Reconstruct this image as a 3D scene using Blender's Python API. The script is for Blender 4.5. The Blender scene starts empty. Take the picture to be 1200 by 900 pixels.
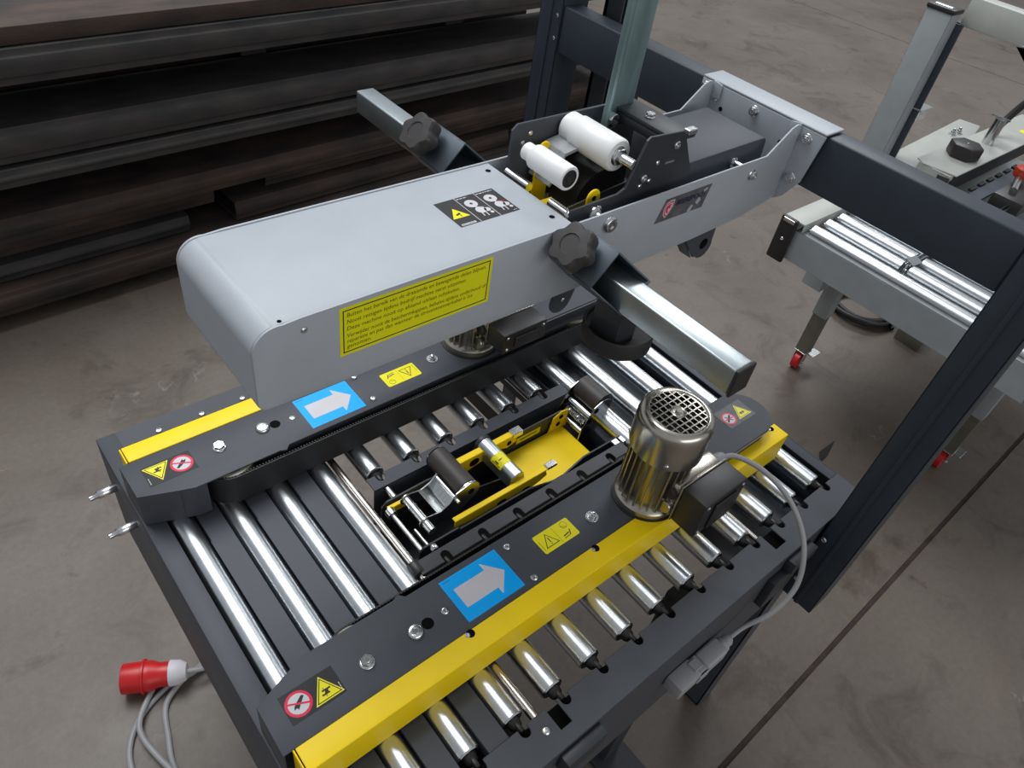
import bpy, bmesh, math, random
from mathutils import Matrix, Vector
random.seed(4)
PI = math.pi
H = 0.75                      # height of the conveyor surface above the floor

# ---------------------------------------------------------------- camera
scn = bpy.context.scene
cam_d = bpy.data.cameras.new('camera')
cam = bpy.data.objects.new('camera', cam_d)
scn.collection.objects.link(cam)
scn.camera = cam
RX = Vector((0.7624264423493148, -0.6327045797919721, 0.13561281177245357))
DN = Vector((-0.3598729964600391, -0.5887855291058157, -0.7237561931579289))
FW = Vector((0.5377707191967962, 0.5030074705467593, -0.6765989492666328))
cam.matrix_world = Matrix(((RX[0], -DN[0], -FW[0], 0), (RX[1], -DN[1], -FW[1], 0), (RX[2], -DN[2], -FW[2], 1.0 + H), (0, 0, 0, 1)))
cam_d.sensor_width = 36
cam_d.lens = 870.32 / 1200 * 36
cam_d.clip_start = 0.02

# ---------------------------------------------------------------- light
world = bpy.data.worlds.new('hall'); scn.world = world
world.use_nodes = True
world.node_tree.nodes['Background'].inputs[0].default_value = (0.90, 0.94, 1.0, 1)
world.node_tree.nodes['Background'].inputs[1].default_value = 0.34
def area(name, loc, tgt, sx, sy, power, col=(1, 1, 1)):
    d = bpy.data.lights.new(name, 'AREA'); d.shape = 'RECTANGLE'; d.size = sx; d.size_y = sy
    d.energy = power; d.color = col
    o = bpy.data.objects.new(name, d); scn.collection.objects.link(o)
    o.location = loc
    o.rotation_euler = (Vector(tgt) - Vector(loc)).to_track_quat('-Z', 'Y').to_euler()
area('skylight', (0.7, 3.7, 6.4), (0.8, 3.2, 0), 4.4, 4.2, 345, (0.95, 0.98, 1.0))
area('skylight', (7.6, 3.7, 6.4), (7.4, 3.5, 0), 3.0, 2.4, 230, (0.95, 0.98, 1.0))
area('side_fill', (0.5, -7.0, 3.2), (0.4, 0.5, 1.0), 7.0, 2.4, 105, (1.0, 0.98, 0.95))  # added fill lamp, lifts the faces turned to the near side
vs = scn.view_settings
vs.view_transform = 'Standard'; vs.look = 'None'; vs.gamma = 1; vs.use_curve_mapping = False
vs.exposure = 0.17

# ---------------------------------------------------------------- materials
def mat(name, col, rough=0.5, metal=0.0, var=0.12, scale=18, bump=0.0, bscale=120, spec=0.5, col2=None, stretch=(1, 1, 1), coat=0):
    m = bpy.data.materials.new(name); m.use_nodes = True
    nt = m.node_tree; b = nt.nodes['Principled BSDF']
    b.inputs['Roughness'].default_value = rough; b.inputs['Metallic'].default_value = metal
    b.inputs['Specular IOR Level'].default_value = spec
    b.inputs['Coat Weight'].default_value = coat
    tc = nt.nodes.new('ShaderNodeTexCoord'); mp = nt.nodes.new('ShaderNodeMapping')
    mp.inputs['Scale'].default_value = stretch
    n = nt.nodes.new('ShaderNodeTexNoise'); n.inputs['Scale'].default_value = scale; n.inputs['Detail'].default_value = 5
    nt.links.new(tc.outputs['Object'], mp.inputs['Vector']); nt.links.new(mp.outputs['Vector'], n.inputs['Vector'])
    r = nt.nodes.new('ShaderNodeValToRGB')
    c2 = col2 if col2 else tuple(c * (1 + var) for c in col)
    r.color_ramp.elements[0].position = 0.35; r.color_ramp.elements[1].position = 0.68
    r.color_ramp.elements[0].color = (*[c * (1 - var) for c in col], 1)
    r.color_ramp.elements[1].color = (*c2, 1)
    nt.links.new(n.outputs['Fac'], r.inputs['Fac']); nt.links.new(r.outputs['Color'], b.inputs['Base Color'])
    if bump:
        n2 = nt.nodes.new('ShaderNodeTexNoise'); n2.inputs['Scale'].default_value = bscale; n2.inputs['Detail'].default_value = 3
        bp = nt.nodes.new('ShaderNodeBump'); bp.inputs['Strength'].default_value = bump; bp.inputs['Distance'].default_value = 0.002
        nt.links.new(mp.outputs['Vector'], n2.inputs['Vector'])
        nt.links.new(n2.outputs['Fac'], bp.inputs['Height']); nt.links.new(bp.outputs['Normal'], b.inputs['Normal'])
    return m
M = {}
M['grey'] = mat('anthracite_paint', (0.060, 0.065, 0.078), 0.52, var=0.05, spec=0.35, bump=0.08, bscale=500)
M['dark'] = mat('dark_paint', (0.030, 0.033, 0.040), 0.45, var=0.08, bump=0.05, bscale=400)
M['navy'] = mat('navy_paint', (0.030, 0.040, 0.055), 0.45, var=0.08, bump=0.05, bscale=400)
M['light'] = mat('light_grey_paint', (0.41, 0.44, 0.48), 0.45, var=0.03, bump=0.06, bscale=500)
M['yellow'] = mat('yellow_paint', (1.0, 0.70, 0.003), 0.45, var=0.03, spec=0.3)
M['zinc'] = mat('zinc_steel', (0.62, 0.65, 0.66), 0.20, 1.0, var=0.08, scale=30, col2=(0.68, 0.70, 0.69), stretch=(1, 6, 1))
M['roller'] = mat('roller_steel', (0.66, 0.69, 0.72), 0.29, 1.0, var=0.06, scale=25, stretch=(3, 0.6, 3))
M['bolt'] = mat('bolt_steel', (0.70, 0.71, 0.72), 0.22, 1.0, var=0.15, scale=90)
M['shaft'] = mat('bright_shaft', (0.55, 0.50, 0.46), 0.25, 1.0, var=0.05)
M['tube'] = mat('zinc_tube', (0.50, 0.56, 0.58), 0.33, 0.95, var=0.12, scale=14, stretch=(2, 1, 2))
M['galv'] = mat('galvanised_bar', (0.30, 0.42, 0.42), 0.38, 0.8, var=0.3, scale=10, stretch=(3, 3, 0.6))
M['rubber'] = mat('black_rubber', (0.018, 0.018, 0.019), 0.55, var=0.15)
M['plastic'] = mat('black_plastic', (0.022, 0.020, 0.020), 0.42, var=0.1)
M['knob'] = mat('knob_plastic', (0.045, 0.042, 0.042), 0.38, var=0.08)
M['brownroll'] = mat('brown_rubber', (0.045, 0.037, 0.033), 0.5, var=0.1)
M['cast'] = mat('nickel_cast', (0.46, 0.43, 0.37), 0.27, 0.95, var=0.15, scale=30)
M['capmetal'] = mat('fan_cover_metal', (0.55, 0.52, 0.46), 0.24, 1.0, var=0.08)
M['white'] = mat('white_plastic', (0.88, 0.88, 0.87), 0.35, var=0.03)
M['cable'] = mat('grey_cable', (0.30, 0.30, 0.31), 0.5, var=0.05)
M['conn'] = mat('grey_connector', (0.33, 0.33, 0.34), 0.45, var=0.06)
M['red'] = mat('red_plastic', (0.52, 0.012, 0.014), 0.35, var=0.08)
M['red2'] = mat('orange_red_button', (0.55, 0.05, 0.02), 0.35)
M['beige'] = mat('beige_paint', (0.40, 0.41, 0.38), 0.45, var=0.05)
M['greypl'] = mat('pale_grey_paint', (0.30, 0.32, 0.33), 0.5, var=0.05)
M['pulley'] = mat('pulley_beige', (0.42, 0.40, 0.33), 0.5, var=0.1)
M['olive'] = mat('zinc_leg', (0.20, 0.20, 0.16), 0.4, 0.7, var=0.1)
M['rust1'] = mat('rusty_steel', (0.038, 0.031, 0.029), 0.8, 0.0, var=0.35, scale=5, col2=(0.070, 0.043, 0.033), bump=0.5, bscale=60, stretch=(1, 3, 3))
M['rust2'] = mat('mill_scale_steel', (0.034, 0.036, 0.040), 0.65, 0.0, var=0.3, scale=6, col2=(0.056, 0.048, 0.044), bump=0.4, bscale=60, stretch=(1, 3, 3))
M['wood'] = mat('pale_wood', (0.55, 0.40, 0.20), 0.7, var=0.2, scale=20, stretch=(1, 8, 8))
M['debris'] = mat('dark_scrap', (0.02, 0.018, 0.017), 0.7)
M['black'] = mat('printed_black', (0.012, 0.011, 0.013), 0.6, var=0.02)
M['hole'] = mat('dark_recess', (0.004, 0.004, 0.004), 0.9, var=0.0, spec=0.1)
M['pblue'] = mat('printed_blue', (0.0, 0.42, 1.0), 0.35, var=0.01, spec=0.25)
M['pwhite'] = mat('printed_white', (0.62, 0.60, 0.63), 0.4, var=0.02, spec=0.25)
M['pyel'] = mat('printed_yellow', (0.90, 0.80, 0.012), 0.35, var=0.02, spec=0.25)
M['plime'] = mat('printed_lime_yellow', (0.82, 0.80, 0.008), 0.38, var=0.02, spec=0.25)
M['pred'] = mat('printed_red', (0.75, 0.015, 0.07), 0.35, var=0.02, spec=0.25)
M['pgrey'] = mat('printed_grey', (0.14, 0.14, 0.15), 0.4, var=0.05, spec=0.25)
M['pstick'] = mat('printed_silver_grey', (0.115, 0.115, 0.125), 0.4, var=0.25, scale=60, spec=0.25)
M['pnavy'] = mat('printed_navy', (0.012, 0.014, 0.05), 0.4, var=0.02, spec=0.25)
M['ptext'] = mat('printed_brown_text', (0.09, 0.075, 0.01), 0.4, var=0.02, spec=0.25)
M['glass'] = mat('clear_film', (0.35, 0.37, 0.38), 0.12, 0.0, var=0.1, scale=60, bump=0.4, bscale=90)

def floor_mat():
    m = bpy.data.materials.new('concrete_floor'); m.use_nodes = True
    nt = m.node_tree; N = nt.nodes; L = nt.links; b = N['Principled BSDF']
    tc = N.new('ShaderNodeTexCoord')
    def noise(s, d, rough=0.6, dist=0):
        n = N.new('ShaderNodeTexNoise'); n.inputs['Scale'].default_value = s; n.inputs['Detail'].default_value = d
        n.inputs['Roughness'].default_value = rough; n.inputs['Distortion'].default_value = dist
        L.new(tc.outputs['Object'], n.inputs['Vector']); return n
    def ramp(n, stops):
        r = N.new('ShaderNodeValToRGB'); e = r.color_ramp.elements
        e[0].position = stops[0][0]; e[0].color = (*stops[0][1], 1); e[1].position = stops[-1][0]; e[1].color = (*stops[-1][1], 1)
        for p, c in stops[1:-1]:
            k = e.new(p); k.color = (*c, 1)
        L.new(n.outputs['Fac'], r.inputs['Fac']); return r
    def mul(a, bb, f=1.0, mode='MULTIPLY'):
        x = N.new('ShaderNodeMix'); x.data_type = 'RGBA'; x.blend_type = mode; x.inputs[0].default_value = f
        L.new(a, x.inputs[6]); L.new(bb, x.inputs[7]); return x.outputs[2]
    base = ramp(noise(1.1, 6, 0.6, 0.4), [(0.3, (0.096, 0.074, 0.058)), (0.5, (0.131, 0.107, 0.088)), (0.72, (0.160, 0.134, 0.112))])
    st = ramp(noise(4.5, 7, 0.65, 1.0), [(0.30, (0.62, 0.58, 0.56)), (0.46, (1, 1, 1)), (0.62, (1, 1, 1)), (0.8, (1.15, 1.12, 1.08))])
    gr = ramp(noise(60, 4, 0.7), [(0.3, (0.88, 0.88, 0.88)), (0.7, (1.08, 1.08, 1.08))])
    sp = ramp(noise(13, 3, 0.5), [(0.22, (0.35, 0.32, 0.30)), (0.29, (1, 1, 1)), (0.5, (1, 1, 1)), (1, (1, 1, 1))])
    c = mul(base.outputs['Color'], st.outputs['Color']); c = mul(c, gr.outputs['Color']); c = mul(c, sp.outputs['Color'], 0.8)
    # scratches: stretched, distorted thin light strokes
    w = N.new('ShaderNodeTexVoronoi'); w.feature = 'DISTANCE_TO_EDGE'; w.inputs['Scale'].default_value = 2.1
    dn = noise(3, 5, 0.6); mx = N.new('ShaderNodeMix'); mx.data_type = 'VECTOR'; mx.inputs[0].default_value = 0.35
    L.new(tc.outputs['Object'], mx.inputs[4]); L.new(dn.outputs['Color'], mx.inputs[5]); L.new(mx.outputs[1], w.inputs['Vector'])
    rr = N.new('ShaderNodeValToRGB'); rr.color_ramp.elements[0].position = 0.0; rr.color_ramp.elements[1].position = 0.006
    rr.color_ramp.elements[0].color = (1, 1, 1, 1); rr.color_ramp.elements[1].color = (0, 0, 0, 1)
    L.new(w.outputs['Distance'], rr.inputs['Fac'])
    msk = ramp(noise(5, 2), [(0.58, (0, 0, 0)), (0.66, (0.35, 0.35, 0.35))])
    sm = mul(rr.outputs['Color'], msk.outputs['Color'])
    lt = N.new('ShaderNodeMix'); lt.data_type = 'RGBA'; lt.inputs[7].default_value = (0.36, 0.34, 0.31, 1)
    L.new(sm, lt.inputs[0]); L.new(c, lt.inputs[6])
    L.new(lt.outputs[2], b.inputs['Base Color'])
    rg = ramp(noise(3, 5), [(0.3, (0.42, 0.42, 0.42)), (0.7, (0.62, 0.62, 0.62))])
    L.new(rg.outputs['Color'], b.inputs['Roughness'])
    bp = N.new('ShaderNodeBump'); bp.inputs['Strength'].default_value = 0.25; bp.inputs['Distance'].default_value = 0.004
    L.new(noise(25, 8, 0.7).outputs['Fac'], bp.inputs['Height']); L.new(bp.outputs['Normal'], b.inputs['Normal'])
    return m
M['floor'] = floor_mat()
M['joint'] = mat('rusty_joint', (0.040, 0.025, 0.020), 0.8, var=0.3, scale=30, bump=0.5)
M['crack'] = mat('dark_joint', (0.07, 0.058, 0.05), 0.8, var=0.3, scale=20)

# ---------------------------------------------------------------- builders
WM = {}
def V(x, y, z): return Vector((x, y, z + H))
class MB:
    """collects shapes; coordinates are hall metres with z measured from the conveyor surface"""
    def __init__(s): s.v = []; s.f = []; s.mi = []; s.m = 0
    def add(s, vs_, fs, T=None):
        o = len(s.v)
        for p in vs_:
            p = Vector(p)
            if T is not None: p = T @ p
            s.v.append(p)
        for f in fs: s.f.append([i + o for i in f]); s.mi.append(s.m)
        return s
    def box(s, x0, x1, y0, y1, z0, z1, T=None):
        vs_ = [(x, y, z) for x in (x0, x1) for y in (y0, y1) for z in (z0, z1)]
        return s.add(vs_, [(0, 1, 3, 2), (4, 6, 7, 5), (0, 4, 5, 1), (2, 3, 7, 6), (0, 2, 6, 4), (1, 5, 7, 3)], T)
    def cyl(s, p0, p1, r, n=24, r2=None, cap=True, T=None):
        p0 = Vector(p0); p1 = Vector(p1); r2 = r if r2 is None else r2
        d = (p1 - p0).normalized(); a = d.orthogonal().normalized(); b = d.cross(a)
        vs_ = []
        for p, q in ((p0, r), (p1, r2)):
            for i in range(n):
                t = 2 * PI * i / n; vs_.append(p + a * (q * math.cos(t)) + b * (q * math.sin(t)))
        fs = [(i, (i + 1) % n, n + (i + 1) % n, n + i) for i in range(n)]
        if cap: fs += [tuple(range(n))[::-1], tuple(range(n, 2 * n))]
        return s.add(vs_, fs, T)
    def lathe(s, prof, n=32, T=None):
        """prof: (r, z) list about the local z axis"""
        vs_ = []; fs = []
        for r, z in prof:
            for i in range(n):
                t = 2 * PI * i / n; vs_.append((r * math.cos(t), r * math.sin(t), z))
        for k in range(len(prof) - 1):
            for i in range(n):
                j = (i + 1) % n; fs.append((k * n + i, k * n + j, (k + 1) * n + j, (k + 1) * n + i))
        fs.append(tuple(range(n))[::-1]); fs.append(tuple(range((len(prof) - 1) * n, len(prof) * n)))
        return s.add(vs_, fs, T)
    def prism(s, pts, h0, h1, plane='xy', T=None):
        def P(a, b, h):
            return (a, b, h) if plane == 'xy' else ((a, h, b) if plane == 'xz' else (h, a, b))
        n = len(pts)
        vs_ = [P(a, b, h0) for a, b in pts] + [P(a, b, h1) for a, b in pts]
        fs = [tuple(range(n))[::-1], tuple(range(n, 2 * n))] + [(i, (i + 1) % n, n + (i + 1) % n, n + i) for i in range(n)]
        return s.add(vs_, fs, T)
    def tube(s, pts, r, n=10, closed=False):
        pts = [Vector(p) for p in pts]; m = len(pts); vs_ = []; fs = []
        prev = None
        for i, p in enumerate(pts):
            if closed: d = pts[(i + 1) % m] - pts[i - 1]
            else: d = (pts[min(i + 1, m - 1)] - pts[max(i - 1, 0)])
            d.normalize()
            a = d.orthogonal().normalized() if prev is None else (prev - d * prev.dot(d)).normalized()
            prev = a; b = d.cross(a)
            for k in range(n):
                t = 2 * PI * k / n; vs_.append(p + a * (r * math.cos(t)) + b * (r * math.sin(t)))
        for i in range(m if closed else m - 1):
            j = (i + 1) % m
            for k in range(n):
                l = (k + 1) % n; fs.append((i * n + k, i * n + l, j * n + l, j * n + k))
        if not closed: fs.append(tuple(range(n))[::-1]); fs.append(tuple(range((m - 1) * n, m * n)))
        return s.add(vs_, fs)
    def mesh(s, name, mats, bev=0.0, seg=2, ang=35, origin=Vector((0, 0, 0))):
        me = bpy.data.meshes.new(name)
        me.from_pydata([tuple(p - origin) for p in s.v], [], s.f)
        for m in mats: me.materials.append(m)
        for p, i in zip(me.polygons, s.mi): p.material_index = i
        bm = bmesh.new(); bm.from_mesh(me)
        bmesh.ops.recalc_face_normals(bm, faces=bm.faces)
        if bev:
            ed = [e for e in bm.edges if len(e.link_faces) == 2 and e.calc_face_angle(0) > math.radians(50)]
            bmesh.ops.bevel(bm, geom=ed, offset=bev, segments=seg, affect='EDGES', clamp_overlap=True, profile=0.5)
        bm.to_mesh(me); bm.free()
        me.polygons.foreach_set('use_smooth', [True] * len(me.polygons))
        me.set_sharp_from_angle(angle=math.radians(ang))
        return me
    def build(s, name, m, parent=None, bev=0.0, seg=2, ang=35, label=None, cat=None, group=None, kind=None):
        mats = m if isinstance(m, (list, tuple)) else [m]
        mats = [M[k] for k in mats]
        lo = Vector([min(p[i] for p in s.v) for i in range(3)]); hi = Vector([max(p[i] for p in s.v) for i in range(3)])
        o = (lo + hi) / 2
        if parent is None: o.z = lo.z
        me = s.mesh(name, mats, bev, seg, ang, o)
        return link(name, me, parent, Matrix.Translation(o + Vector((0, 0, H))), label, cat, group, kind)
def link(name, data, parent, Mw, label=None, cat=None, group=None, kind=None):
    ob = bpy.data.objects.new(name, data); scn.collection.objects.link(ob)
    WM[ob.name] = Mw.copy()
    if parent is not None:
        ob.parent = parent; ob.matrix_parent_inverse = WM[parent.name].inverted()
    ob.matrix_basis = Mw
    for k, v in (('label', label), ('category', cat), ('group', group), ('kind', kind)):
        if v: ob[k] = v
    return ob
def thing(name, loc, label, cat, group=None):
    return link(name, None, None, Matrix.Translation(V(*loc)), label, cat, group)
def rotz_to(n):
    """matrix turning local z to direction n"""
    return Vector(n).normalized().to_track_quat('Z', 'Y').to_matrix().to_4x4()
def put(name, me, parent, loc, n=(0, 0, 1), spin=0.0, label=None):
    return link(name, me, parent, Matrix.Translation(V(*loc)) @ rotz_to(n) @ Matrix.Rotation(spin, 4, 'Z'), label)
def arc(cx, cy, r, a0, a1, n):
    return [(cx + r * math.cos(math.radians(a0 + (a1 - a0) * i / n)), cy + r * math.sin(math.radians(a0 + (a1 - a0) * i / n))) for i in range(n + 1)]
def spline(pts, k=8):
    pts = [Vector(p) for p in pts]; out = []
    P = [pts[0] * 2 - pts[1]] + pts + [pts[-1] * 2 - pts[-2]]
    for i in range(1, len(P) - 2):
        for j in range(k):
            t = j / k; a, b, c, d = P[i - 1], P[i], P[i + 1], P[i + 2]
            out.append(0.5 * ((2 * b) + (c - a) * t + (2 * a - 5 * b + 4 * c - d) * t * t + (3 * b - a - 3 * c + d) * t ** 3))
    out.append(pts[-1]); return out

# shared small meshes -----------------------------------------------------
def hexpts(r): return arc(0, 0, r, 0, 300, 5)
b = MB(); b.prism(hexpts(0.0088), 0.0015, 0.0075); b.lathe([(0.0105, 0), (0.0105, 0.0012), (0.0085, 0.0025)], 24); b.lathe([(0.0045, 0.0065), (0.0045, 0.0078), (0.0038, 0.0078), (0.0036, 0.0071)], 16)
HEX = b.mesh('hex_bolt', [M['bolt']], 0.0006, 1)
b = MB(); b.lathe([(0.0115, 0), (0.0115, 0.002), (0.0095, 0.0055), (0.0085, 0.006), (0.0045, 0.006), (0.0035, 0.0045)], 28)
FLG = b.mesh('flange_bolt', [M['bolt']])
b = MB(); b.lathe([(0.0058, 0), (0.0056, 0.0018), (0.0042, 0.0032), (0.0026, 0.0034), (0.0022, 0.002)], 20)
SCR = b.mesh('pan_screw', [M['bolt']])
b = MB(); b.lathe([(0.0036, 0), (0.0034, 0.0012), (0.002, 0.0022)], 16)
SCRS = b.mesh('small_screw', [M['bolt']])
b = MB(); b.lathe([(0.011, 0), (0.011, 0.0014)], 28); b.prism(hexpts(0.0072), 0.0012, 0.006); b.lathe([(0.0038, 0.006), (0.0038, 0.010), (0.003, 0.0105)], 14)
NUT = b.mesh('nut_and_stud', [M['bolt']], 0.0004, 1)
b = MB(); b.lathe([(0.0060, 0), (0.0062, 0.0004)], 24)
HOLE = b.mesh('round_hole', [M['hole']])
b = MB(); b.lathe([(0.0034, 0), (0.0036, 0.0004)], 20)
HOLES = b.mesh('small_hole', [M['hole']])

# stickers ----------------------------------------------------------------
def font_mesh(txt, size, shear=0.0, bold=0.0):
    cu = bpy.data.curves.new('lettering', 'FONT'); cu.body = txt; cu.size = size; cu.shear = shear; cu.resolution_u = 2; cu.offset = bold
    o = bpy.data.objects.new('lettering', cu)
    me = o.to_mesh()
    vs_ = [tuple(v.co) for v in me.vertices]; fs = [tuple(p.vertices) for p in me.polygons]
    o.to_mesh_clear(); bpy.data.objects.remove(o); bpy.data.curves.remove(cu)
    return vs_, fs
class Sticker:
    """flat print: u,v metres on a plane at origin o, layered a few hundredths of a millimetre"""
    def __init__(s, o, u, v):
        u = Vector(u).normalized(); v = Vector(v).normalized(); n = u.cross(v)
        s.T = Matrix(((u.x, v.x, n.x, o[0]), (u.y, v.y, n.y, o[1]), (u.z, v.z, n.z, o[2]), (0, 0, 0, 1)))
        s.mb = MB(); s.mats = []; s.h = 0.0
    def _m(s, m):
        if m not in s.mats: s.mats.append(m)
        s.mb.m = s.mats.index(m)
    def poly(s, pts, m, lvl=1):
        s._m(m); h = 0.0003 + lvl * 0.00012
        s.mb.prism(pts, 0.0 if lvl == 0 else h - 0.0001, h, T=s.T); return s
    def rect(s, a, b, c, d, m, lvl=1): return s.poly([(a, c), (b, c), (b, d), (a, d)], m, lvl)
    def disc(s, x, y, r, m, lvl=1, n=28): return s.poly(arc(x, y, r, 0, 360 - 360 / n, n - 1), m, lvl)
    def line(s, x0, y0, x1, y1, w, m, lvl=2):
        d = Vector((x1 - x0, y1 - y0)).normalized() * (w / 2); p = Vector((-d.y, d.x))
        return s.poly([(x0 + p.x, y0 + p.y), (x0 - p.x, y0 - p.y), (x1 - p.x, y1 - p.y), (x1 + p.x, y1 + p.y)], m, lvl)
    def text(s, t, x, y, size, m, lvl=2, shear=0, ang=0, w=None, bold=0.0):
        s._m(m); vs_, fs = font_mesh(t, size, shear, bold)
        k = 1.0
        if w and vs_: k = w / max(v[0] for v in vs_)
        L = Matrix.Translation((x, y, 0.0003 + lvl * 0.00012)) @ Matrix.Rotation(math.radians(ang), 4, 'Z') @ Matrix.Diagonal((k, 1, 1, 1))
        s.mb.add(vs_, fs, s.T @ L); return s
    def tri(s, cx, cy, r, ang, m, lvl=1): return s.poly([(cx + r * math.cos(math.radians(ang + k * 120)), cy + r * math.sin(math.radians(ang + k * 120))) for k in range(3)], m, lvl)
    def micro(s, x, y, w, h, m, lvl=2, ang=0):
        c, n_ = math.cos(math.radians(ang)), math.sin(math.radians(ang)); t = 0.0
        while t < w:
            l = h * random.uniform(0.9, 2.2); l = min(l, w - t + 1e-4)
            s.line(x + c * t, y + n_ * t, x + c * (t + l), y + n_ * (t + l), h * 0.6, m, lvl); t += l + h * 0.5
        return s
    def build(s, name, parent, label=None): return s.mb.build(name, s.mats, parent, label=label, ang=20)

# ================================================================ SETTING
JY = lambda x: 0.015 + 0.0203 * x
fl = MB()
fl.prism([(-6, -8), (14, -8), (14, JY(14) - .007), (-6, JY(-6) - .007)], -H - 0.1, -H)
fl.prism([(-6, JY(-6) + .007), (14, JY(14) + .007), (14, 12), (-6, 12)], -H - 0.1, -H)
fl.build('floor', ['floor'], kind='structure', label='worn brown grey concrete hall floor')
b = MB(); b.prism([(-6, JY(-6) - .007), (14, JY(14) - .007), (14, JY(14) + .007), (-6, JY(-6) + .007)], -H - 0.05, -H - 0.003)
b.build('trim_1', ['joint'], kind='structure', label='rusty filled joint line in the concrete floor')
b = MB(); b.tube([(7.9, -3, -H - 0.004), (7.15, 2.6, -H - 0.004), (6.6, 9, -H - 0.004)], 0.007, 6)
b.build('trim_2', ['crack'], kind='structure', label='thin dark joint line across the far floor')

# ================================================================ THE CARTON SEALER
SEAL = thing('carton_sealer', (0.65, 0.58, -H), 'large anthracite and grey carton sealing machine with roller bed, yellow guards and overhead taping arm', 'machine')
RXK = [0.1535 + 0.0748 * k for k in range(14)]
def notch(xc, yedge, ydeep, r=0.0078):
    """points of a round-ended slot cut from the edge, walking in +x"""
    s = 1 if ydeep > yedge else -1
    yc = ydeep - s * r
    return [(xc - r, yedge), (xc - r, yc)] + [(xc - r * math.cos(t), yc + s * r * math.sin(t)) for t in [PI * k / 8 for k in range(1, 8)]] + [(xc + r, yc), (xc + r, yedge)]
# frame: near rail, far rail, infeed end plate, outfeed plate
def rail(y_out, y_in, x0, x1, ks, deep, rects=()):
    ev = [(RXK[k], 'n') for k in ks] + [((a + c) / 2, (a, c, d)) for a, c, d in rects]
    pts = [(x0, y_out), (x0, y_in)]
    for xc, kk in sorted(ev, key=lambda e: e[0]):
        if kk == 'n': pts += notch(xc, y_in, deep)
        else: pts += [(kk[0], y_in), (kk[0], kk[2]), (kk[1], kk[2]), (kk[1], y_in)]
    pts += [(x1, y_in), (x1, y_out)]
    return pts
b = MB(); b.prism(rail(0.165, 0.2205, 0.106, 1.176, range(14), 0.2055, [(0.4190, 0.4395, 0.186), (0.9235, 0.9535, 0.186)]), -0.003, 0.0)
b.box(0.106, 1.176, 0.165, 0.168, -0.235, -0.0005)
b.box(0.106, 1.176, 0.168, 0.20, -0.235, -0.232)
near_rail = b.build('side_rail', ['grey'], SEAL, 0.0008, 1)
b = MB(); b.prism(rail(1.008, 0.953, 0.106, 1.176, range(14), 0.968, [(0.4190, 0.4395, 0.985)]), -0.003, 0.0)
b.box(0.106, 1.176, 1.005, 1.008, -0.235, -0.0005)
far_rail = b.build('side_rail', ['grey'], SEAL, 0.0008, 1)
for x in (0.194, 0.2685, 0.343, 0.418): put('screw', SCR, far_rail, (x, 0.9745, 0), spin=x * 9)
put('screw', SCR, near_rail, (0.401, 0.197, 0), label='round head screw beside the roller rod')
b = MB(); b.box(0.103, 0.1335, 0.1655, 1.0075, -0.0030, 0.0006); b.box(0.103, 0.106, 0.1655, 1.0075, -0.25, 0)
b.build('end_plate', ['grey'], SEAL, 0.0012, 2)
b = MB(); b.box(1.1505, 1.174, 0.2205, 0.953, -0.0030, 0.0002); b.box(1.174, 1.177, 0.168, 1.005, -0.20, 0.0002); b.box(1.177, 1.205, 0.53, 0.90, -0.004, 0.0002); b.box(1.206, 1.240, 0.53, 0.90, -0.006, -0.002)
b.build('end_plate', ['grey'], SEAL, 0.0012, 2)
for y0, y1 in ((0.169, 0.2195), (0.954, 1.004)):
    b = MB(); b.box(0.107, 1.170, y0, y1, -0.024, -0.021); b.build('rail_notch_shade', ['hole'], SEAL)  # black strips standing in for the shade inside the shaft notches
# plates between the infeed rollers
for k in range(3):
    b = MB(); x0 = RXK[k] + 0.0205; x1 = RXK[k + 1] - 0.0205
    b.prism([(x0, 0.221), (x1, 0.221), (x1, 0.952), (x0, 0.952), (x0, 0.72), (x0 - 0.0015, 0.72)], -0.0055, -0.0035)
    b.box(x0, x0 + 0.002, 0.221, 0.952, -0.03, -0.0055); b.box(x1 - 0.002, x1, 0.221, 0.952, -0.03, -0.0055)
    b.build('infeed_plate', ['grey'], SEAL, 0.0005, 1)
b = MB(); b.box(0.107, 0.398, 0.169, 1.004, -0.075, -0.072); b.build('dark_gap_tray', ['dark'], SEAL)  # added dark sheet, makes the gaps between infeed rollers read as shade
b = MB(); b.box(0.872, 1.172, 0.222, 1.004, -0.062, -0.059); b.box(0.872, 0.875, 0.52, 1.004, -0.12, -0.03)
b.build('dark_gap_tray', ['navy'], SEAL)
# inner rails of the tape slot
b = MB(); ks = [4, 5, 6, 7, 8, 9]
b.prism(rail(0.512, 0.486, 0.402, 0.872, ks, 0.5045), -0.003, 0.0); b.box(0.402, 0.872, 0.5095, 0.512, -0.10, -0.0005)
b.build('slot_rail', ['dark'], SEAL, 0.0007, 1)
b = MB(); b.prism(rail(0.664, 0.692, 0.428, 0.880, ks, 0.676), -0.003, 0.0); b.box(0.428, 0.880, 0.664, 0.667, -0.10, -0.0005)
b.build('slot_rail', ['grey'], SEAL, 0.0007, 1)
b = MB(); b.box(0.782, 0.788, 0.692, 0.953, -0.13, -0.032); b.box(0.788, 0.802, 0.692, 0.953, -0.13, -0.127)
b.build('cross_member', ['dark'], SEAL, 0.001, 1)
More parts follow.
